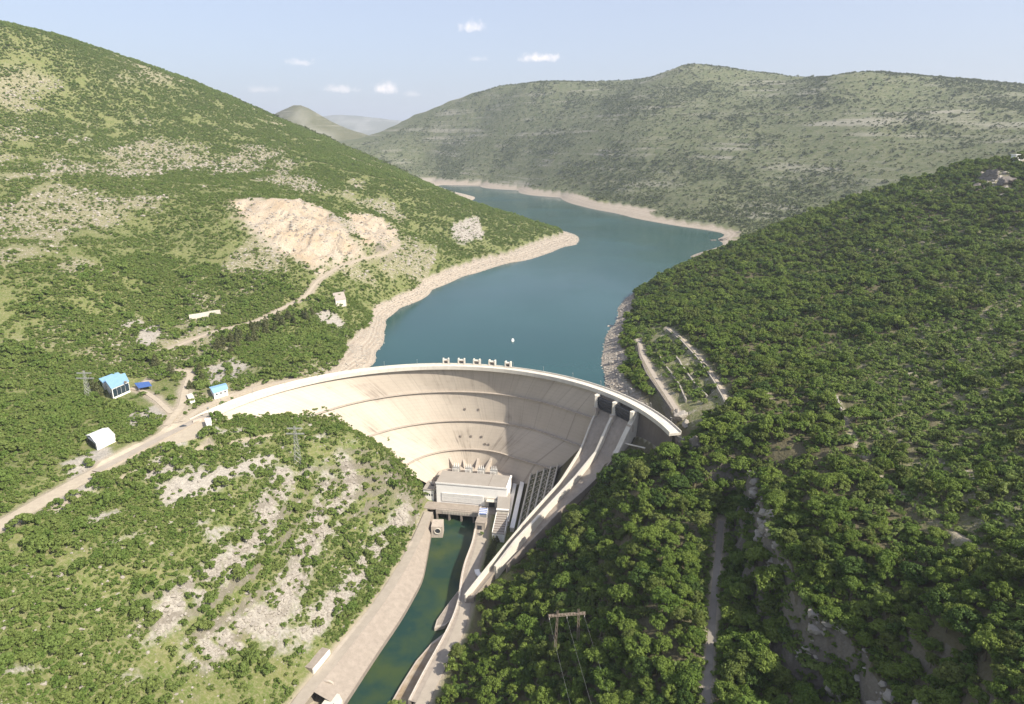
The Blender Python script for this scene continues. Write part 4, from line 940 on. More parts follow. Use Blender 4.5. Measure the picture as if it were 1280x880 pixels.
# ------------------------------------------------------------------ right abutment walls
def terrace(name, pix, z, h, t, label, mat='rock_dark'):
    P = resample(pz(pix, z), 3); return tag(MB().wallstrip(P, t, lambda p: min(p[2], float(hz(p[0], p[1]))) - h, lambda p: max(p[2] + .5, float(hz(p[0], p[1])) + 1.4)).build(name, mat, fixn=True), label, 'retaining wall')
terrace('retaining_wall', [(797,430),(800,446),(808,466),(822,486),(840,512)], 110.6, 11, 1.4, 'long dark retaining wall below the lower terrace road, nearest the lake')
terrace('retaining_wall', [(845,445),(853,459),(867,478),(884,495)], 118.5, 6, 1.2, 'short retaining wall midway up the terraced slope right of the dam', 'rock')
terrace('retaining_wall', [(833,411),(852,426),(873,449),(892,476),(905,500),(911,517)], 124.0, 4, 1.0, 'pale topped retaining wall along the uppermost terrace track', 'rock')
terrace('retaining_wall', [(822,440),(834,462),(850,484),(858,500)], 114.5, 5, 1.0, 'rough stone wall on the upper side of the lower terrace road', 'rock')
terrace('garden_wall', [(1045,495),(1052,512)], float(ground(1048, 503)[2]) + 2, 5, 1.0, 'short pale wall stub standing on the wooded right slope', 'rock')
def boulder(name, c, s, label, group=None, mat='rock', seed=0):
    import bmesh
    bm = bmesh.new(); bmesh.ops.create_icosphere(bm, subdivisions=4, radius=1); me = bpy.data.meshes.new(name); rg = np.random.default_rng(seed)
    pl = rg.normal(size=(14, 3)); pl /= np.linalg.norm(pl, axis=1)[:, None]; dd = rg.uniform(.55, .95, 14)
    for v in bm.verts:
        p = np.array(v.co); k = max(1e-3, (pl @ p / dd).max()); p = p / max(k, .6) ; p = p * (1 + .22 * (float(fbm(p[0] * 2.2 + seed, p[1] * 2.2 + p[2] * 3.1, 5, 4)) - .5) * 2 + .16 * (float(vnoise(p[2] * 5 + seed, p[0] * 1.5, 9)) - .5)); v.co = Vector(p * np.array(s))
    bm.to_mesh(me); bm.free(); me.materials.append(M[mat]); o = bpy.data.objects.new(name, me); COL.objects.link(o); o.location = tuple(c); o.rotation_euler = (0, 0, rg.uniform(0, 6)); return tag(o, label, 'boulder', group)
rocks = [((850,524),(5.5,4.5,5),'large pale boulder at the right end of the dam crest','rock'),((846,519),(3,3,4),'smaller pale boulder beside the terrace road end','rock'),((856,533),(3.4,3,3.4),'pale boulder lying just below the dam crest end','rock'),
 ((853,552),(4,3,3),'white block below the right end of the dam','rock'),((1236,224),(15,10,10),'big rugged limestone outcrop on top of the right hill','rock_dark'),((1256,230),(12,9,7),'limestone outcrop below the rugged hilltop crag','rock_dark'),((1222,236),(8,7,6),'smaller limestone crag left of the hilltop outcrop','rock_dark'),
 ((905,300),(12,8,4),'dark rock point where the right hill meets the lake','rock_dark'),((893,302),(8,5,3),'low dark rock at the waterline of the right hill','rock_dark'),
 
 ((870,560),(6,4,7),'rocky spur above the head of the gully road','rock_dark'),
 ((762,410),(3,4,2.4),'pale boulder on the bare shore right of the lake','rock'),((765,455),(4,5,3),'rough rock on the bare shore above the dam','rock'),((778,470),(4,3.4,3),'large rock between the shore and the dam end','rock'),((790,490),(3.4,3,2.4),'rock beside the upstream face at the dam right end','rock')]
for i, (pp, s, lb, mt) in enumerate(rocks): c = ground(*pp); boulder('boulder', c + (0, 0, s[2] * .15), s, lb, None, mt, 40 + i)

# ------------------------------------------------------------------ boat, pylons, wires
c = atz(641, 426, LAKE + .1); g = thing('white_boat', c, 'small white boat alone on the lake behind the dam', 'boat')
hull = [[(c[0] + x, c[1] + y, LAKE + z) for x, z in ((-w_, .9), (-w_ * .7, -.3), (w_ * .7, -.3), (w_, .9))] for y, w_ in ((-3.4, 1.2), (-1.5, 1.45), (1, 1.4), (2.8, .9), (4.2, .1))]
MB().sweep(hull).build('hull', 'white', g, fixn=True); MB().box(c[0] - .9, c[0] + .9, c[1] - 1.6, c[1] + .9, LAKE + .9, LAKE + 2.3).build('cabin', 'white', g); MB().box(c[0] - .93, c[0] + .93, c[1] - 1.2, c[1] + .5, LAKE + 1.4, LAKE + 2.0).build('window', 'glass', g)
def lattice(b, p0, p1, w0, w1, n, r):
    p0, p1 = np.array(p0, float), np.array(p1, float); cs = []
    for k in range(n + 1):
        f = k / n; c = p0 * (1 - f) + p1 * f; w_ = w0 * (1 - f) + w1 * f; d = p1 - p0; d /= np.linalg.norm(d)
        a = np.cross(d, (0, 1, 0) if abs(d[1]) < .8 else (0, 0, 1)); a /= np.linalg.norm(a); e = np.cross(d, a); cs.append([c + w_ / 2 * (sx * a + sy * e) for sx, sy in ((-1,-1),(1,-1),(1,1),(-1,1))])
    for j in range(4): b.tube([q[j] for q in cs], r, 4)
    for k in range(n):
        for j in range(4): b.tube([cs[k][j], cs[k + 1][(j + 1) % 4]], r * .7, 4); b.tube([cs[k][(j + 1) % 4], cs[k + 1][j]], r * .7, 4)
    return b
# twin-pole pylon in the wood
T1, T2 = atz(697, 769, 74), atz(723, 767, 74); 
b1 = np.array([T1[0] - 1.2, T1[1] + 1.5, 0]); b2 = np.array([T2[0] + .6, T2[1] + 1.5, 0]); b1[2], b2[2] = float(hz(*b1[:2])) - 1, float(hz(*b2[:2])) - 1
g = thing('twin_leg_pylon', (b1 + b2) / 2, 'rusty twin-leg power pylon with one crossarm standing in the wooded spur', 'pylon')
lattice(MB(), b1, T1 + (0, 0, 2.5), 1.3, .8, 10, .10).build('leg', 'wood', g); lattice(MB(), b2, T2 + (0, 0, 2.5), 1.3, .8, 10, .10).build('leg', 'wood', g)
u = (T2 - T1) / np.linalg.norm(T2 - T1); e0, e1 = T1 - u * 4.6, T2 + u * 3.6; lattice(MB(), e0, e1, .9, .9, 12, .10).build('crossarm', 'wood', g)
ins = []
for k in (.03, .5, .97):
    p = e0 * (1 - k) + e1 * k; ins.append(p - (0, 0, 2.2)); MB().tube([p - (0, 0, .5), p - (0, 0, 2.2)], .2, 6).build('insulator', 'concrete_pale', g)
for i, p in enumerate(ins):
    P = []
    for k in np.linspace(0, 1, 14):
        q = p * (1 - k) + np.array([p[0] + 24, p[1] - 200, 92]) * k; q[2] -= 34 * k * (1 - k); P.append(q)
    tag(MB().tube(P, .035, 4).build('power_line', 'steel'), ['left', 'middle', 'right'][i] + ' thin power line sagging from the twin-leg pylon toward the viewer', 'cable', 'power lines of the twin-leg pylon')
# lattice tower on the knoll and by the houses
for nm, base, h, w_, lb in (('lattice_tower', ground(373, 582), 30, 4.5, 'tall grey lattice tower on top of the rocky knoll in front of the dam'), ('lattice_tower', ground(111, 497), 21, 3.5, 'grey lattice tower behind the bushes left of the blue-roofed house')):
    g = thing(nm, base, lb, 'pylon', 'lattice towers'); lattice(MB(), base - (0, 0, 1), base + (0, 0, h), w_, .8, 9, .075).build('body', 'steel', g)
    for z, l in ((h - 2, 5.5), (h - 6, 6.5)): lattice(MB(), base + (-l, 0, z), base + (l, 0, z), .7, .7, 8, .06).build('crossarm', 'steel', g)
# ------------------------------------------------------------------ vegetation
def crown_mesh(name, seed, rx, rz, clumps, per, size, mats, trunk=0., zc=None, flat=.75):
    rg = np.random.default_rng(seed); zc = rz * .95 if zc is None else zc; V = []; F = []; nrm = []
    ax, ay, az = rg.uniform(.78, 1.25), rg.uniform(.78, 1.25), rg.uniform(.8, 1.3); sh = rg.normal(scale=.14, size=2)
    for c in range(clumps):
        th = rg.uniform(0, 2 * math.pi); u = rg.uniform(-.45, 1); r = math.sqrt(max(0, 1 - u * u)) * rg.uniform(.45, 1.0)
        if u > .75: r *= .8
        cc = np.array([rx * (r * math.cos(th) * ax + sh[0] * u), rx * (r * math.sin(th) * ay + sh[1] * u), zc + rz * az * u * rg.uniform(.5, .8)]); cr = rx * rg.uniform(.20, .46)
        d = rg.normal(size=(per, 3)); d /= np.linalg.norm(d, axis=1)[:, None]; d[:, 2] = np.where(d[:, 2] < -.3, -d[:, 2], d[:, 2])
        P = cc + d * cr * rg.uniform(.75, 1.08, (per, 1)) * np.array([1, 1, flat])
        nn = d + rg.normal(scale=.45, size=(per, 3)); nn /= np.linalg.norm(nn, axis=1)[:, None]
        a = np.cross(nn, rg.normal(size=(per, 3))); a /= np.linalg.norm(a, axis=1)[:, None]; b = np.cross(nn, a); s = size * rg.uniform(.6, 1.25, (per, 1))
        o = len(V) * 0 + sum(len(v) for v in V)
        q = np.stack([P - a * s, P - b * s * .7, P + a * s, P + b * s * .7], 1).reshape(-1, 3); V.append(q)
        F.append(np.arange(per * 4).reshape(-1, 4) + o)
    V = np.concatenate(V); F = np.concatenate(F); me = bpy.data.meshes.new(name); mi = [0] * len(F); fl = F.tolist(); vl = V.tolist()
    if trunk:
        b = MB(); b.tube([(0, 0, -1.2), (.1, 0, zc * .5), (.25, .1, zc * 1.1)], [trunk, trunk * .8, trunk * .4], 6); o = len(vl); vl += b.v; fl += [tuple(o + i for i in f) for f in b.f]; mi += [1] * len(b.f)
    me.from_pydata(vl, [], fl); me.update()
    for k in mats: me.materials.append(M[k])
    me.polygons.foreach_set('material_index', mi); return me
def pine_mesh(name, seed, rx, h, tiers, size, mats):
    rg = np.random.default_rng(seed); V = []; F = []; o = 0
    for t in range(tiers):
        f = t / (tiers - 1); z = h * (.18 + .80 * f); r = rx * (1 - f) ** .7 + .25; n = int(14 + 34 * (1 - f))
        th = rg.uniform(0, 2 * math.pi, n); rr = r * np.sqrt(rg.uniform(.15, 1, n)); P = np.stack([rr * np.cos(th), rr * np.sin(th), z - rr * .25 + rg.normal(scale=.25, size=n)], 1)
        nn = np.stack([np.cos(th) * .5, np.sin(th) * .5, np.ones(n) * .7], 1) + rg.normal(scale=.4, size=(n, 3)); nn /= np.linalg.norm(nn, axis=1)[:, None]
        a = np.cross(nn, rg.normal(size=(n, 3))); a /= np.linalg.norm(a, axis=1)[:, None]; b = np.cross(nn, a); s = size * rg.uniform(.6, 1.3, (n, 1))
        V.append(np.stack([P - a * s, P - b * s * .6, P + a * s, P + b * s * .6], 1).reshape(-1, 3)); F.append(np.arange(n * 4).reshape(-1, 4) + o); o += n * 4
    me = bpy.data.meshes.new(name); me.from_pydata(np.concatenate(V).tolist(), [], np.concatenate(F).tolist()); me.update()
    for k in mats: me.materials.append(M[k])
    return me
def trunk_mesh(name, h, r, limbs, seed):
    rg = np.random.default_rng(seed); b = MB(); b.tube([(0, 0, -1.5), (.05, .03, h * .4), (.2, .1, h * .8), (.3, .2, h * 1.15)], [r * 1.3, r, r * .7, r * .25], 7)
    for k in range(limbs):
        a = rg.uniform(0, 6.28); z = h * rg.uniform(.45, .85); l = h * rg.uniform(.35, .6); b.tube([(.1, .05, z), (l * .5 * math.cos(a), l * .5 * math.sin(a), z + l * .35), (l * math.cos(a), l * math.sin(a), z + l * .6)], [r * .5, r * .35, r * .12], 5)
    me = bpy.data.meshes.new(name); me.from_pydata(b.v, [], b.f); me.update(); me.materials.append(M['bark']); return me
tree_hi = [crown_mesh('tree_crown', 100 + i, 1.0 * 3.6, 3.2, 34, 95, .32, [('leaf', 'leaf', 'leaf_olive', 'leaf', 'leaf_dark', 'leaf', 'leaf')[i]], zc=4.4) for i in range(7)]
tree_tr = [trunk_mesh('tree_trunk', 4.4, .22, 5, 120 + i) for i in range(4)]
tree_lo = [crown_mesh('forest_tree', 140 + i, 3.5, 3.0, 26, 36, .5, [('leaf', 'leaf', 'leaf_olive', 'leaf', 'leaf_dark', 'leaf', 'leaf_olive', 'leaf')[i], 'bark'], .2, 4.2) for i in range(8)]
bush_hi = [crown_mesh('bush_crown', 160 + i, 2.0, 1.5, 15, 60, .26, ['bush', 'bark'], .09, 1.2) for i in range(4)]
bush_lo = [crown_mesh('bush_low', 180 + i, 2.0, 1.45, 11, 20, .46, ['bush'], 0, 1.1) for i in range(5)]
bush_dk = [crown_mesh('gully_bush', 240 + i, 2.0, 1.6, 12, 28, .38, ['leaf'], 0, 1.1) for i in range(4)]
far_lo = [crown_mesh('far_bush', 200 + i, 2.4, 1.6, 7, 9, .95, ['scrub'], 0, 1.1) for i in range(4)]
pine_me = [pine_mesh('pine_crown', 220 + i, 3.5, 9.0, 15, .6, ['needle']) for i in range(3)]
pine_tr = trunk_mesh('pine_trunk', 7, .2, 0, 230)

# where nothing may grow
structs = [[(-72,445),(-72,500),(-66,540),(60,560),(140,440),(110,400),(70,470),(36,452),(12,424),(-8,398),(-20,405),(-40,440)], zone([(1228,216),(1250,212),(1268,226),(1262,238),(1238,236)]), [(ground(1274, 201)[0] + a, ground(1274, 201)[1] + b) for a, b in ((-16, -34), (22, -34), (20, 10), (-14, 10))], zone([(160,474),(194,472),(196,491),(165,491)]), zone([(388,812),(420,808),(408,848),(372,852)]), zone([(797,428),(818,470),(845,515),(856,525),(838,520),(812,480),(797,445)]), [tuple(p[:2]) for p in Lp] + [(p[0] + 3.2, p[1] - 3.2) for p in Rp[::-1]], canal,
           [tuple(p[:2]) for p in bank_road] + [tuple(p[:2]) for p in canal_left[::-1]], zone([(122,489),(150,470),(170,476),(170,495),(140,508)]), zone([(100,560),(130,540),(150,550),(125,572)]), zone([(255,492),(285,480),(292,492),(268,500)]), zone([(150,505),(188,493),(212,514),(196,522),(168,508)]), zone([(188,482),(213,472),(222,492),(210,508),(196,492)])]
lanes = [(main_road, 8), (lane_house, 4), (lane_link, 3.5), (dam_lane, 4), (hill_track, 3.5), (gully_road, 1.2), (terrace_road_low, 4.5), (terrace_road_high, 3.2), (bank_road, 5), (tail_road, 6), (apron_strip, 7), (gw, 3)] + [(p, .8) for p in hill_paths]
def blocked(x, y, pad=0.):
    k = np.zeros(x.shape, bool)
    for p in structs: k |= sdpoly(x, y, p) < 1.5 + pad
    rr_ = np.hypot(x - DAMC[0], y - DAMC[1]); k |= (rr_ > DAMR - 9) & (rr_ < DAMR + 9) & (np.abs(np.degrees(np.arctan2(x - DAMC[0], y - DAMC[1])) - 3) < 79)
    k |= inpoly(x, y, [tuple(p[:2]) for p in plaza])
    for p, w_ in lanes: d, _ = dline(x, y, p); k |= d < w_ + pad
    return k
dr = np.hypot(XX - DAMC[0], YY - DAMC[1])
def gsample(G, x, y):
    i = np.clip(np.searchsorted(GX, x) - 1, 0, len(GX) - 2); j = np.clip(np.searchsorted(GY, y) - 1, 0, len(GY) - 2); return G[j, i]
def inframe(P, mx, top=0):
    u, v, f = project(P); return (f > 20) & (u > -mx) & (u < 1280 + mx) & (v > -60) & (v < 880 + mx * .8)
def hidden(P, lift):            # behind a hill, seen from the valley air (with margin)
    out = np.zeros(len(P), bool); C = np.array([0, 0, CAMZ]); Q = P + np.array([0, 0, lift])
    for k in np.linspace(.25, .96, 46):
        S = C + (Q - C) * k; out |= hz(S[:, 0], S[:, 1]) > S[:, 2] + 14
    return out
def scatter(n, x0, x1, y0, y1, prob, mx=150, lift=8, pad=0.):
    x = RNG.uniform(x0, x1, n); y = RNG.uniform(y0, y1, n); p = prob(x, y); k = RNG.uniform(size=n) < p; x, y = x[k], y[k]
    z = hz(x, y); k = (z > LAKE + .5) | ((np.hypot(x - DAMC[0], y - DAMC[1]) < DAMR - 4) | (y < 400)); P = np.stack([x, y, z], 1)[k]
    P = P[inframe(P, mx)]; P = P[~blocked(P[:, 0], P[:, 1], pad)]; P = P[gsample(ring, P[:, 0], P[:, 1]) < .4]; return P[~hidden(P, lift)]
def thin(P, rad):               # keep stems apart
    cell = {}; keep = []
    for i, (x, y) in enumerate(P[:, :2]):
        r = rad[i]; c = (int(x // 9), int(y // 9)); ok = True
        for a in (-1, 0, 1):
            for b in (-1, 0, 1):
                for j in cell.get((c[0] + a, c[1] + b), ()):
                    if (P[j, 0] - x) ** 2 + (P[j, 1] - y) ** 2 < (.5 * (r + rad[j])) ** 2: ok = False; break
                if not ok: break
            if not ok: break
        if ok: cell.setdefault(c, []).append(i); keep.append(i)
    return np.array(keep)
def cloud(name, P, scl, protos, label, cat=None):
    me = bpy.data.meshes.new(name); me.from_pydata(P.tolist(), [], []); n = len(P)
    for nm, v in (('rot', RNG.uniform(0, 6.283, n)),): me.attributes.new(nm, 'FLOAT', 'POINT').data.foreach_set('value', np.asarray(v, np.float32))
    me.attributes.new('scl', 'FLOAT_VECTOR', 'POINT').data.foreach_set('vector', (np.asarray(scl)[:, None] * RNG.uniform(.78, 1.25, (n, 3))).astype(np.float32).ravel())
    me.attributes.new('var', 'INT', 'POINT').data.foreach_set('value', RNG.integers(0, len(protos), n).astype(np.int32))
    o = bpy.data.objects.new(name, me); COL.objects.link(o)
    pc = bpy.data.collections.new(name + '_kinds')
    for q in protos: pc.objects.link(bpy.data.objects.new(q.name, q))
    ng = bpy.data.node_groups.new(name + '_spread', 'GeometryNodeTree'); ng.interface.new_socket('Geometry', in_out='INPUT', socket_type='NodeSocketGeometry'); ng.interface.new_socket('Geometry', in_out='OUTPUT', socket_type='NodeSocketGeometry')
    gi = ng.nodes.new('NodeGroupInput'); go = ng.nodes.new('NodeGroupOutput'); ip = ng.nodes.new('GeometryNodeInstanceOnPoints'); ci = ng.nodes.new('GeometryNodeCollectionInfo')
    ci.inputs[0].default_value = pc; ci.inputs['Separate Children'].default_value = True; ci.inputs['Reset Children'].default_value = True
    def att(nm, t): a = ng.nodes.new('GeometryNodeInputNamedAttribute'); a.data_type = t; a.inputs[0].default_value = nm; return [s for s in a.outputs if s.enabled][0]
    cx = ng.nodes.new('ShaderNodeCombineXYZ'); L = ng.links
    L.new(gi.outputs[0], ip.inputs['Points']); L.new(ci.outputs[0], ip.inputs['Instance']); ip.inputs['Pick Instance'].default_value = True
    L.new(att('var', 'INT'), ip.inputs['Instance Index']); L.new(att('scl', 'FLOAT_VECTOR'), ip.inputs['Scale']); L.new(att('rot', 'FLOAT'), cx.inputs[2]); L.new(cx.outputs[0], ip.inputs['Rotation']); L.new(ip.outputs[0], go.inputs[0])
    md = o.modifiers.new('spread', 'NODES'); md.node_group = ng; tag(o, label, cat, kind='stuff'); return o

# ---- wood on the right
def p_wood(x, y): return gsample(wood, x, y) * (1 - .75 * sstep(.52, .6, fbm(x / 38, y / 38, 302, 3)) * (x > 150)) * (1 - .96 * gsample(scrubby, x, y)) * np.where(gsample(bare, x, y) > .4, .3, 1) * (.06 + .94 * sstep(.30, .44, fbm(x / 22, y / 22, 301, 3)))
P = scatter(210000, -75, 1050, 120, 1150, p_wood, 230, 8, 2.0)
dcam = np.linalg.norm(P - np.array([0, 0, CAMZ]), axis=1)
scl = np.clip(RNG.gamma(9, .125, len(P)), .45, 2.1) * (.76 + .19 * (P[:, 2] < 100)) * np.where(fbm(P[:, 0] / 50, P[:, 1] / 50, 307, 2) > .55, .8, 1.0)
d_, _ = dline(P[:, 0], P[:, 1], gully_road); kk = (d_ > 3.2 + scl * 3.0) & (dline(P[:, 0], P[:, 1], cl)[0] > 3.5); P, scl, dcam = P[kk], scl[kk], dcam[kk]
k = thin(P, scl * 4.4); P, scl, dcam = P[k], scl[k], dcam[k]
u_, v_, f_ = project(P + np.array([0, 0, 4])); big = np.where((u_ > -8) & (u_ < 1288) & (v_ < 900), scl / dcam, 0)
order = np.argsort(-big); near_i, rest = order[:300], order[300:]
def grow(name, p, s, rz, crown, trunk, label, cat, group):
    t = bpy.data.objects.new(name, None); COL.objects.link(t); t.location = tuple(p); t.scale = (s * random.uniform(.82, 1.2), s * random.uniform(.82, 1.2), s * random.uniform(.8, 1.3)); t.rotation_euler = (0, 0, rz); tag(t, label, cat, group)
    for nm, me in (('crown', crown), ('trunk', trunk)):
        o = bpy.data.objects.new(nm, me); COL.objects.link(o); o.parent = t
    return t
for i in near_i:
    p = P[i]; j = int(RNG.integers(7)); gx = np.interp(p[1], gully_road[::-1, 1], gully_road[::-1, 0])
    if p[0] < gx: lb, gp_ = 'leafy tree in the dense wood between the spillway and the gully road', 'trees in the wood beside the spillway'
    else: lb, gp_ = 'leafy tree on the steep slope right of the shaded gully', 'trees on the slope right of the gully'
    grow('leafy_tree', p, scl[i], RNG.uniform(0, 6.28), tree_hi[j], tree_tr[j % 4], lb, 'tree', gp_)
cloud('right_hill_woods', P[rest], scl[rest], tree_lo, 'dense dark green wood covering the hill right of the dam')
# undergrowth between the trees
def p_under(x, y): return np.clip(gsample(wood, x, y) * .45 + gsample(terr_zone, x, y) * .95 * sstep(.33, .45, fbm(x / 11, y / 11, 305, 3)) + np.maximum(gsample(face_open, x, y) * .8, gsample(scrubby, x, y) * .95), 0, 1)
Q = scatter(95000, 0, 950, 120, 1100, p_under, 120, 4)
cloud('undergrowth', Q, RNG.gamma(5, .17, len(Q)).clip(.35, 1.7), bush_lo, 'low green undergrowth between the trees right of the dam')
gp_poly = pz([(890,585),(945,590),(985,690),(1020,760),(1090,830),(1120,900),(850,900),(868,760),(878,650)], 95)
gpl = [tuple(p[:2]) for p in gp_poly]; gb = sdpoly(XX, YY, gpl)
Q = scatter(60000, 40, 200, 120, 400, lambda x, y: (gsample(gb, x, y) < 0) * .95 * sstep(.3, .45, fbm(x / 8, y / 8, 309, 3)), 120, 4)
d_, _ = dline(Q[:, 0], Q[:, 1], gully_road); Q = Q[d_ > 3.4]; sc_ = RNG.uniform(.45, 1.3, len(Q)); k = thin(Q, sc_ * 2.2)
cloud('gully_undergrowth', Q[k], sc_[k], bush_dk, 'dark bushes clinging to the gully floor and rock wall')
# ---- scrub on the left bank and knoll
veg = sstep(.40, .54, fbm(XX / 26, YY / 26, 311, 4)) * .85 + .12
def p_left(x, y):
    b = gsample(np.maximum.reduce([bare, dirt * 1.0, quarrym * 1.07, ring]), x, y); n = sstep(.33, .50, fbm(x / 24, y / 24, 311, 4) + .10 * (fbm(x / 130, y / 130, 313, 3) - .3) * 2)
    op = gsample(left_open * 1.0, x, y); kn_ = gsample(inknoll, x, y)
    return np.clip((.10 + .9 * n) * (1 - .72 * op) * (1 - .93 * b) * (1 - .2 * kn_), 0, 1) * ((x < 20) | (y > 500))
P = scatter(150000, -420, -55, 180, 760, p_left, 130, 3)
scl = np.clip(RNG.gamma(5, .19, len(P)), .35, 2.0) * np.where(fbm(P[:, 0] / 15, P[:, 1] / 15, 317, 3) > .54, 1.3, .68)
k = thin(P, scl * 1.9); P, scl = P[k], scl[k]; dcam = np.linalg.norm(P - np.array([0, 0, CAMZ]), axis=1)
u_, v_, f_ = project(P + np.array([0, 0, 1])); big = np.where((u_ > -4) & (u_ < 1284) & (v_ < 884), scl / dcam, 0); order = np.argsort(-big); near_i, rest = order[:300], order[300:]
for i in near_i:
    o = bpy.data.objects.new('round_bush', bush_hi[int(RNG.integers(4))]); COL.objects.link(o); o.location = tuple(P[i]); s = scl[i]; o.scale = (s, s, s * random.uniform(.8, 1.2)); o.rotation_euler = (0, 0, RNG.uniform(0, 6.28))
    tag(o, 'rounded bright green bush on the rocky knoll below the main road', 'bush', 'bushes on the knoll')
cloud('knoll_scrub', P[rest], scl[rest], bush_lo, 'green scrub spread over the knoll and the left abutment')
P = scatter(520000, -1400, 180, 560, 2250, lambda x, y: p_left(x, y) * .72 * ((x < 160) & (gsample(ZZ, x, y) > LAKE + 9)), 110, 3)
P = P[(P[:, 1] > 758) | (P[:, 0] < -418)]
scl = np.clip(RNG.gamma(4, .2, len(P)), .28, 2.1) * (.66 + .25 * sstep(900, 1600, P[:, 1]))
cloud('left_hill_scrub', P, scl, bush_lo, 'green scrub covering the mountain left of the reservoir')
# ---- far hill
def p_far(x, y): return (.22 + .78 * sstep(.44, .62, fbm(x / 170, y / 240, 331, 5))) * (1 - .5 * sstep(.5, .65, fbm(x / 240, y / 320, 81, 5))) * (gsample(ZZ, x, y) > LAKE + 7) * ((x > 470) | (y > 1500))
P = scatter(300000, -1500, 2600, 1330, 4300, p_far, 60, 2)
P = P[~((P[:, 0] < 160) & (P[:, 1] < 1900))]
cloud('far_hill_scrub', P, RNG.gamma(3.2, .27, len(P)).clip(.35, 2.8), far_lo, 'sparse dark scrub dotted over the big hill across the lake')
# ---- loose limestone
def rock_me(name, seed):
    import bmesh
    rg = np.random.default_rng(seed); bm = bmesh.new(); bmesh.ops.create_icosphere(bm, subdivisions=1, radius=1)
    for v in bm.verts: v.co = Vector(np.array(v.co) * rg.uniform(.6, 1.2, 3) * np.array([1, .8, .6]))
    me = bpy.data.meshes.new(name); bm.to_mesh(me); bm.free(); me.materials.append(M['rock']); return me
rk = [rock_me('loose_rock', 400 + i) for i in range(5)]
def p_rock(x, y): return np.clip(gsample(bare, x, y) * .7 + gsample(left_open + 0 * XX, x, y) * .5 + gsample(inknoll, x, y) * .45 + gsample(terr_open, x, y) * .25 + gsample(quarrym, x, y) * -.55, 0, 1) * (gsample(dirt, x, y) < .3)
P = scatter(110000, -900, 0, 190, 1500, p_rock, 60, 1)
cloud('limestone_rocks', P, RNG.gamma(2.2, .38, len(P)).clip(.25, 2.6) * (.8 + .8 * sstep(500, 1100, P[:, 1])), rk, 'pale limestone rocks strewn over the left slopes')
def p_shore(x, y): return gsample(ring, x, y) * .6
x = RNG.uniform(60, 130, 3000); y = RNG.uniform(470, 800, 3000); z = hz(x, y); k = (gsample(ring, x, y) > .5) & (z > LAKE - .5); P = np.stack([x, y, z], 1)[k]
x2 = RNG.uniform(-160, 200, 60000); y2 = RNG.uniform(500, 1600, 60000); z2 = hz(x2, y2); k2 = (gsample(ring, x2, y2) > .5) & (z2 > LAKE - .5) & (z2 < LAKE + 14); P = np.concatenate([P, np.stack([x2, y2, z2], 1)[k2][:9000]])
cloud('shore_rocks', P, RNG.gamma(2.2, .32, len(P)).clip(.25, 1.8), rk, 'broken rocks on the bare shore right of the dam')
xs_ = []
for q in rock_bands:
    q = resample(q, 1.2); m_ = 5; o_ = RNG.normal(scale=3.2, size=(len(q) * m_, 2)); pp = np.repeat(q[:, :2], m_, 0) + o_; k = fbm(pp[:, 0] / 6, pp[:, 1] / 6, 55, 3) > .40; xs_.append(pp[k])
pp = np.concatenate(xs_); cloud('ledge_rocks', np.stack([pp[:, 0], pp[:, 1], hz(pp[:, 0], pp[:, 1])], 1), RNG.gamma(2.6, .36, len(pp)).clip(.3, 2.6), rk, 'pale limestone blocks lined along the diagonal ledges of the knoll')
cg = np.concatenate([[ground(a + random.gauss(0, 9), b + random.gauss(0, 5.5)) for _ in range(26)] for a, b in ((1238, 224), (1255, 232), (1226, 234))])
cloud('crag_rocks', cg, RNG.gamma(3, 1.1, len(cg)).clip(1.2, 6), rk, 'jumbled grey limestone crag on top of the right hill')
cc_ = resample(cl, 1.0); pp = np.repeat(cc_[:, :2], 3, 0) + RNG.normal(scale=(2.2), size=(len(cc_) * 3, 2)); kq = fbm(pp[:, 0] / 9, pp[:, 1] / 9, 93, 3) > .5; pp = pp[kq]
cloud('cliff_rocks', np.stack([pp[:, 0], pp[:, 1], hz(pp[:, 0], pp[:, 1])], 1), RNG.gamma(2.6, .6, len(pp)).clip(.4, 3.8), rk, 'broken limestone along the lip of the gully wall')
# ---- pines
pn = [(x + random.uniform(-5, 5), y + random.uniform(-3, 3)) for x, y in ((272,438),(280,432),(288,428),(296,424),(304,420),(312,416),(320,414),(328,410),(336,408),(344,404),(352,400),(360,398),(368,400),(376,396),(384,398),(300,432),(312,428),(322,424),(334,420),(346,416),(358,410),(290,440),(370,408),(392,392))]
for px, py in pn:
    p = ground(px, py); j = random.randrange(3); grow('pine_tree', p, random.uniform(.85, 1.3), random.uniform(0, 6.28), pine_me[j], pine_tr, 'dull olive pine in the row of pines below the quarry track', 'pine tree', 'pines below the quarry track')
for px, py, s, lb in ((214,470,1.2,'tall pine beside the lane bend above the houses'),(195,458,1.1,'dark pine behind the houses, left of the lane bend'),(250,468,1.0,'olive pine on the right of the upper lane'),(253,478,.9,'smaller pine beside the upper lane'),(123,494,1.25,'broad dark pine at the left end of the blue-roofed house'),(116,488,1.0,'dark pine between the lattice tower and the house'),(238,486,.8,'small pine beside the lane to the houses')):
    j = random.randrange(3); grow('pine_tree', ground(px, py), s, random.uniform(0, 6.28), pine_me[j], pine_tr, lb, 'pine tree', 'pines around the houses')
for px, py, s in ((197,493,.9),(183,515,1.0),(152,512,1.1),(172,527,1.1),(206,488,.9),(214,500,1.3),(190,474,1.5),(262,500,.8),(300,488,.9)):
    o = bpy.data.objects.new('garden_bush', bush_hi[random.randrange(4)]); COL.objects.link(o); o.location = tuple(ground(px, py)); o.scale = (s * 1.1,) * 3; tag(o, 'rounded green bush on the lawns around the blue-roofed houses', 'bush', 'bushes around the houses')
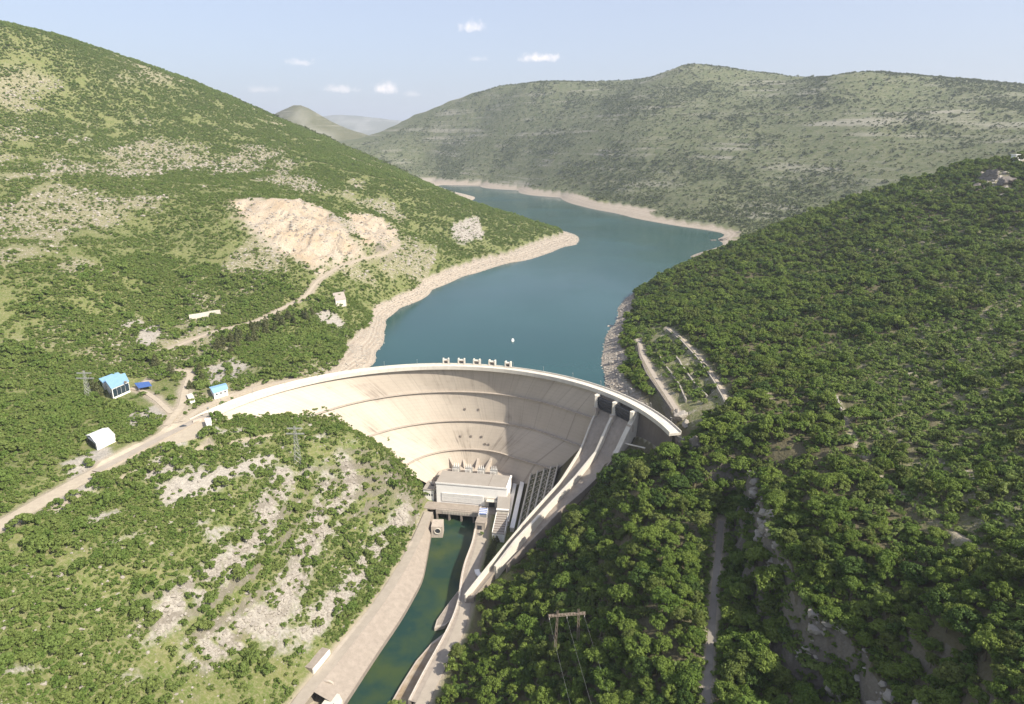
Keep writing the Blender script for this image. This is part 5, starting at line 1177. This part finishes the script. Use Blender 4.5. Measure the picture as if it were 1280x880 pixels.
for px, py, s in ((608,708,1.1),(611,700,1.3),(614,692,1.4),(617,684,1.4),(606,714,.9),(621,678,1.1)):
    j = random.randrange(3); p = atz(px, py, 9); grow('hedge_tree', p, s * .62, random.uniform(0, 6.28), pine_me[j], pine_tr, 'clipped conifer in the garden strip beside the curved white path', 'conifer', 'conifers in the tailrace garden')
for px, py, s in ((655,655,1.3),(660,652,1.0),(603,660,.8),(602,668,.7)):
    o = bpy.data.objects.new('garden_shrub', bush_hi[random.randrange(4)]); COL.objects.link(o); p = atz(px, py, 9.5); o.location = tuple(p); o.scale = (s * 1.1,) * 3; tag(o, 'green shrub growing between the tailrace buildings', 'shrub', 'shrubs between the tailrace buildings')
# ------------------------------------------------------------------ light, sky, air
sun = bpy.data.lights.new('sun', 'SUN'); so = bpy.data.objects.new('sun', sun); COL.objects.link(so)
sd = Vector((math.cos(R(SUN_EL)) * math.cos(R(SUN_AZ)), math.cos(R(SUN_EL)) * math.sin(R(SUN_AZ)), math.sin(R(SUN_EL))))
so.rotation_euler = sd.to_track_quat('Z', 'Y').to_euler(); so.location = (300, 0, 900)
sun.energy = 4.6; sun.angle = R(.53); sun.color = (1.0, .92, .79)
w = bpy.data.worlds.new('World'); SC.world = w; w.use_nodes = True; nt = w.node_tree; bg = nt.nodes['Background']
sky = nt.nodes.new('ShaderNodeTexSky'); sky.sky_type = 'NISHITA'; sky.sun_disc = False; sky.sun_elevation = R(SUN_EL); sky.sun_rotation = R(90 - SUN_AZ)
sky.altitude = 400; sky.air_density = 1.0; sky.dust_density = 3.5; sky.ozone_density = 3.0
tc = nt.nodes.new('ShaderNodeTexCoord')
colour = mix(nt, .55, sky.outputs[0], (3.05, 3.15, 3.75))   # thin high veil over the blue
def vm(op, a, b):
    n = nt.nodes.new('ShaderNodeVectorMath'); n.operation = op
    for s, v in ((n.inputs[0], a), (n.inputs[1], b)):
        if hasattr(v, 'links'): nt.links.new(v, s)
        else: s.default_value = v
    return n
for px, py, rw, rh, k in ((590,34,17,10,.75),(672,73,28,7.5,.95),(481,112,15,9,.95),(425,112,24,6,.6),(376,79,14,6,.55),(330,113,20,5,.35),(598,74,12,4,.3),(515,118,10,5,.35)):
    d = ray(px, py); d /= np.linalg.norm(d); up = np.array([0, 0, 1.]); rt = np.cross(d, up); rt /= np.linalg.norm(rt); uu = np.cross(rt, d)
    df = vm('SUBTRACT', tc.outputs['Generated'], tuple(d)).outputs[0]
    a = mth(nt, 'DIVIDE', vm('DOT_PRODUCT', df, tuple(rt)).outputs['Value'], rw / FOC); b = mth(nt, 'DIVIDE', vm('DOT_PRODUCT', df, tuple(uu)).outputs['Value'], rh / FOC)
    b2 = mth(nt, 'MULTIPLY', b, mth(nt, 'ADD', 1.0, mth(nt, 'MULTIPLY', mth(nt, 'LESS_THAN', b, 0), .9)))
    rr = mth(nt, 'SQRT', mth(nt, 'ADD', mth(nt, 'MULTIPLY', a, a), mth(nt, 'MULTIPLY', b2, b2)))
    nz = noise(nt, tc.outputs['Generated'], 90, 6, .62)
    f = mth(nt, 'SUBTRACT', mth(nt, 'ADD', 1.05, mth(nt, 'MULTIPLY', mth(nt, 'SUBTRACT', nz, .5), 2.6)), rr)
    f = mth(nt, 'MULTIPLY', ramp(nt, f, [(.05, (0, 0, 0)), (1.25, (1, 1, 1))]), k * .8)
    colour = mix(nt, f, colour, (6.2, 5.7, 5.55))
nt.links.new(colour, bg.inputs[0]); bg.inputs[1].default_value = .125
HAZE = 6.0e-5
if HAZE:
    hb = MB().box(-9000, 9000, -300, 18500, -12, 820).build('haze', [])
    m = bpy.data.materials.new('haze_air'); m.use_nodes = True; n2 = m.node_tree; n2.nodes.remove(n2.nodes['Principled BSDF'])
    pv = n2.nodes.new('ShaderNodeVolumePrincipled'); pv.inputs['Color'].default_value = (.80, .88, 1, 1); pv.inputs['Density'].default_value = HAZE; pv.inputs['Anisotropy'].default_value = .2
    n2.links.new(pv.outputs[0], n2.nodes['Material Output'].inputs['Volume']); hb.data.materials.append(m); tag(hb, kind='stuff')
SC.render.engine = 'CYCLES'; SC.cycles.use_denoising = True; SC.cycles.max_bounces = 6; SC.cycles.diffuse_bounces = 3; SC.cycles.transparent_max_bounces = 6
SC.view_settings.view_transform = 'Standard'; SC.view_settings.look = 'None'; SC.view_settings.gamma = 1; SC.view_settings.exposure = .86
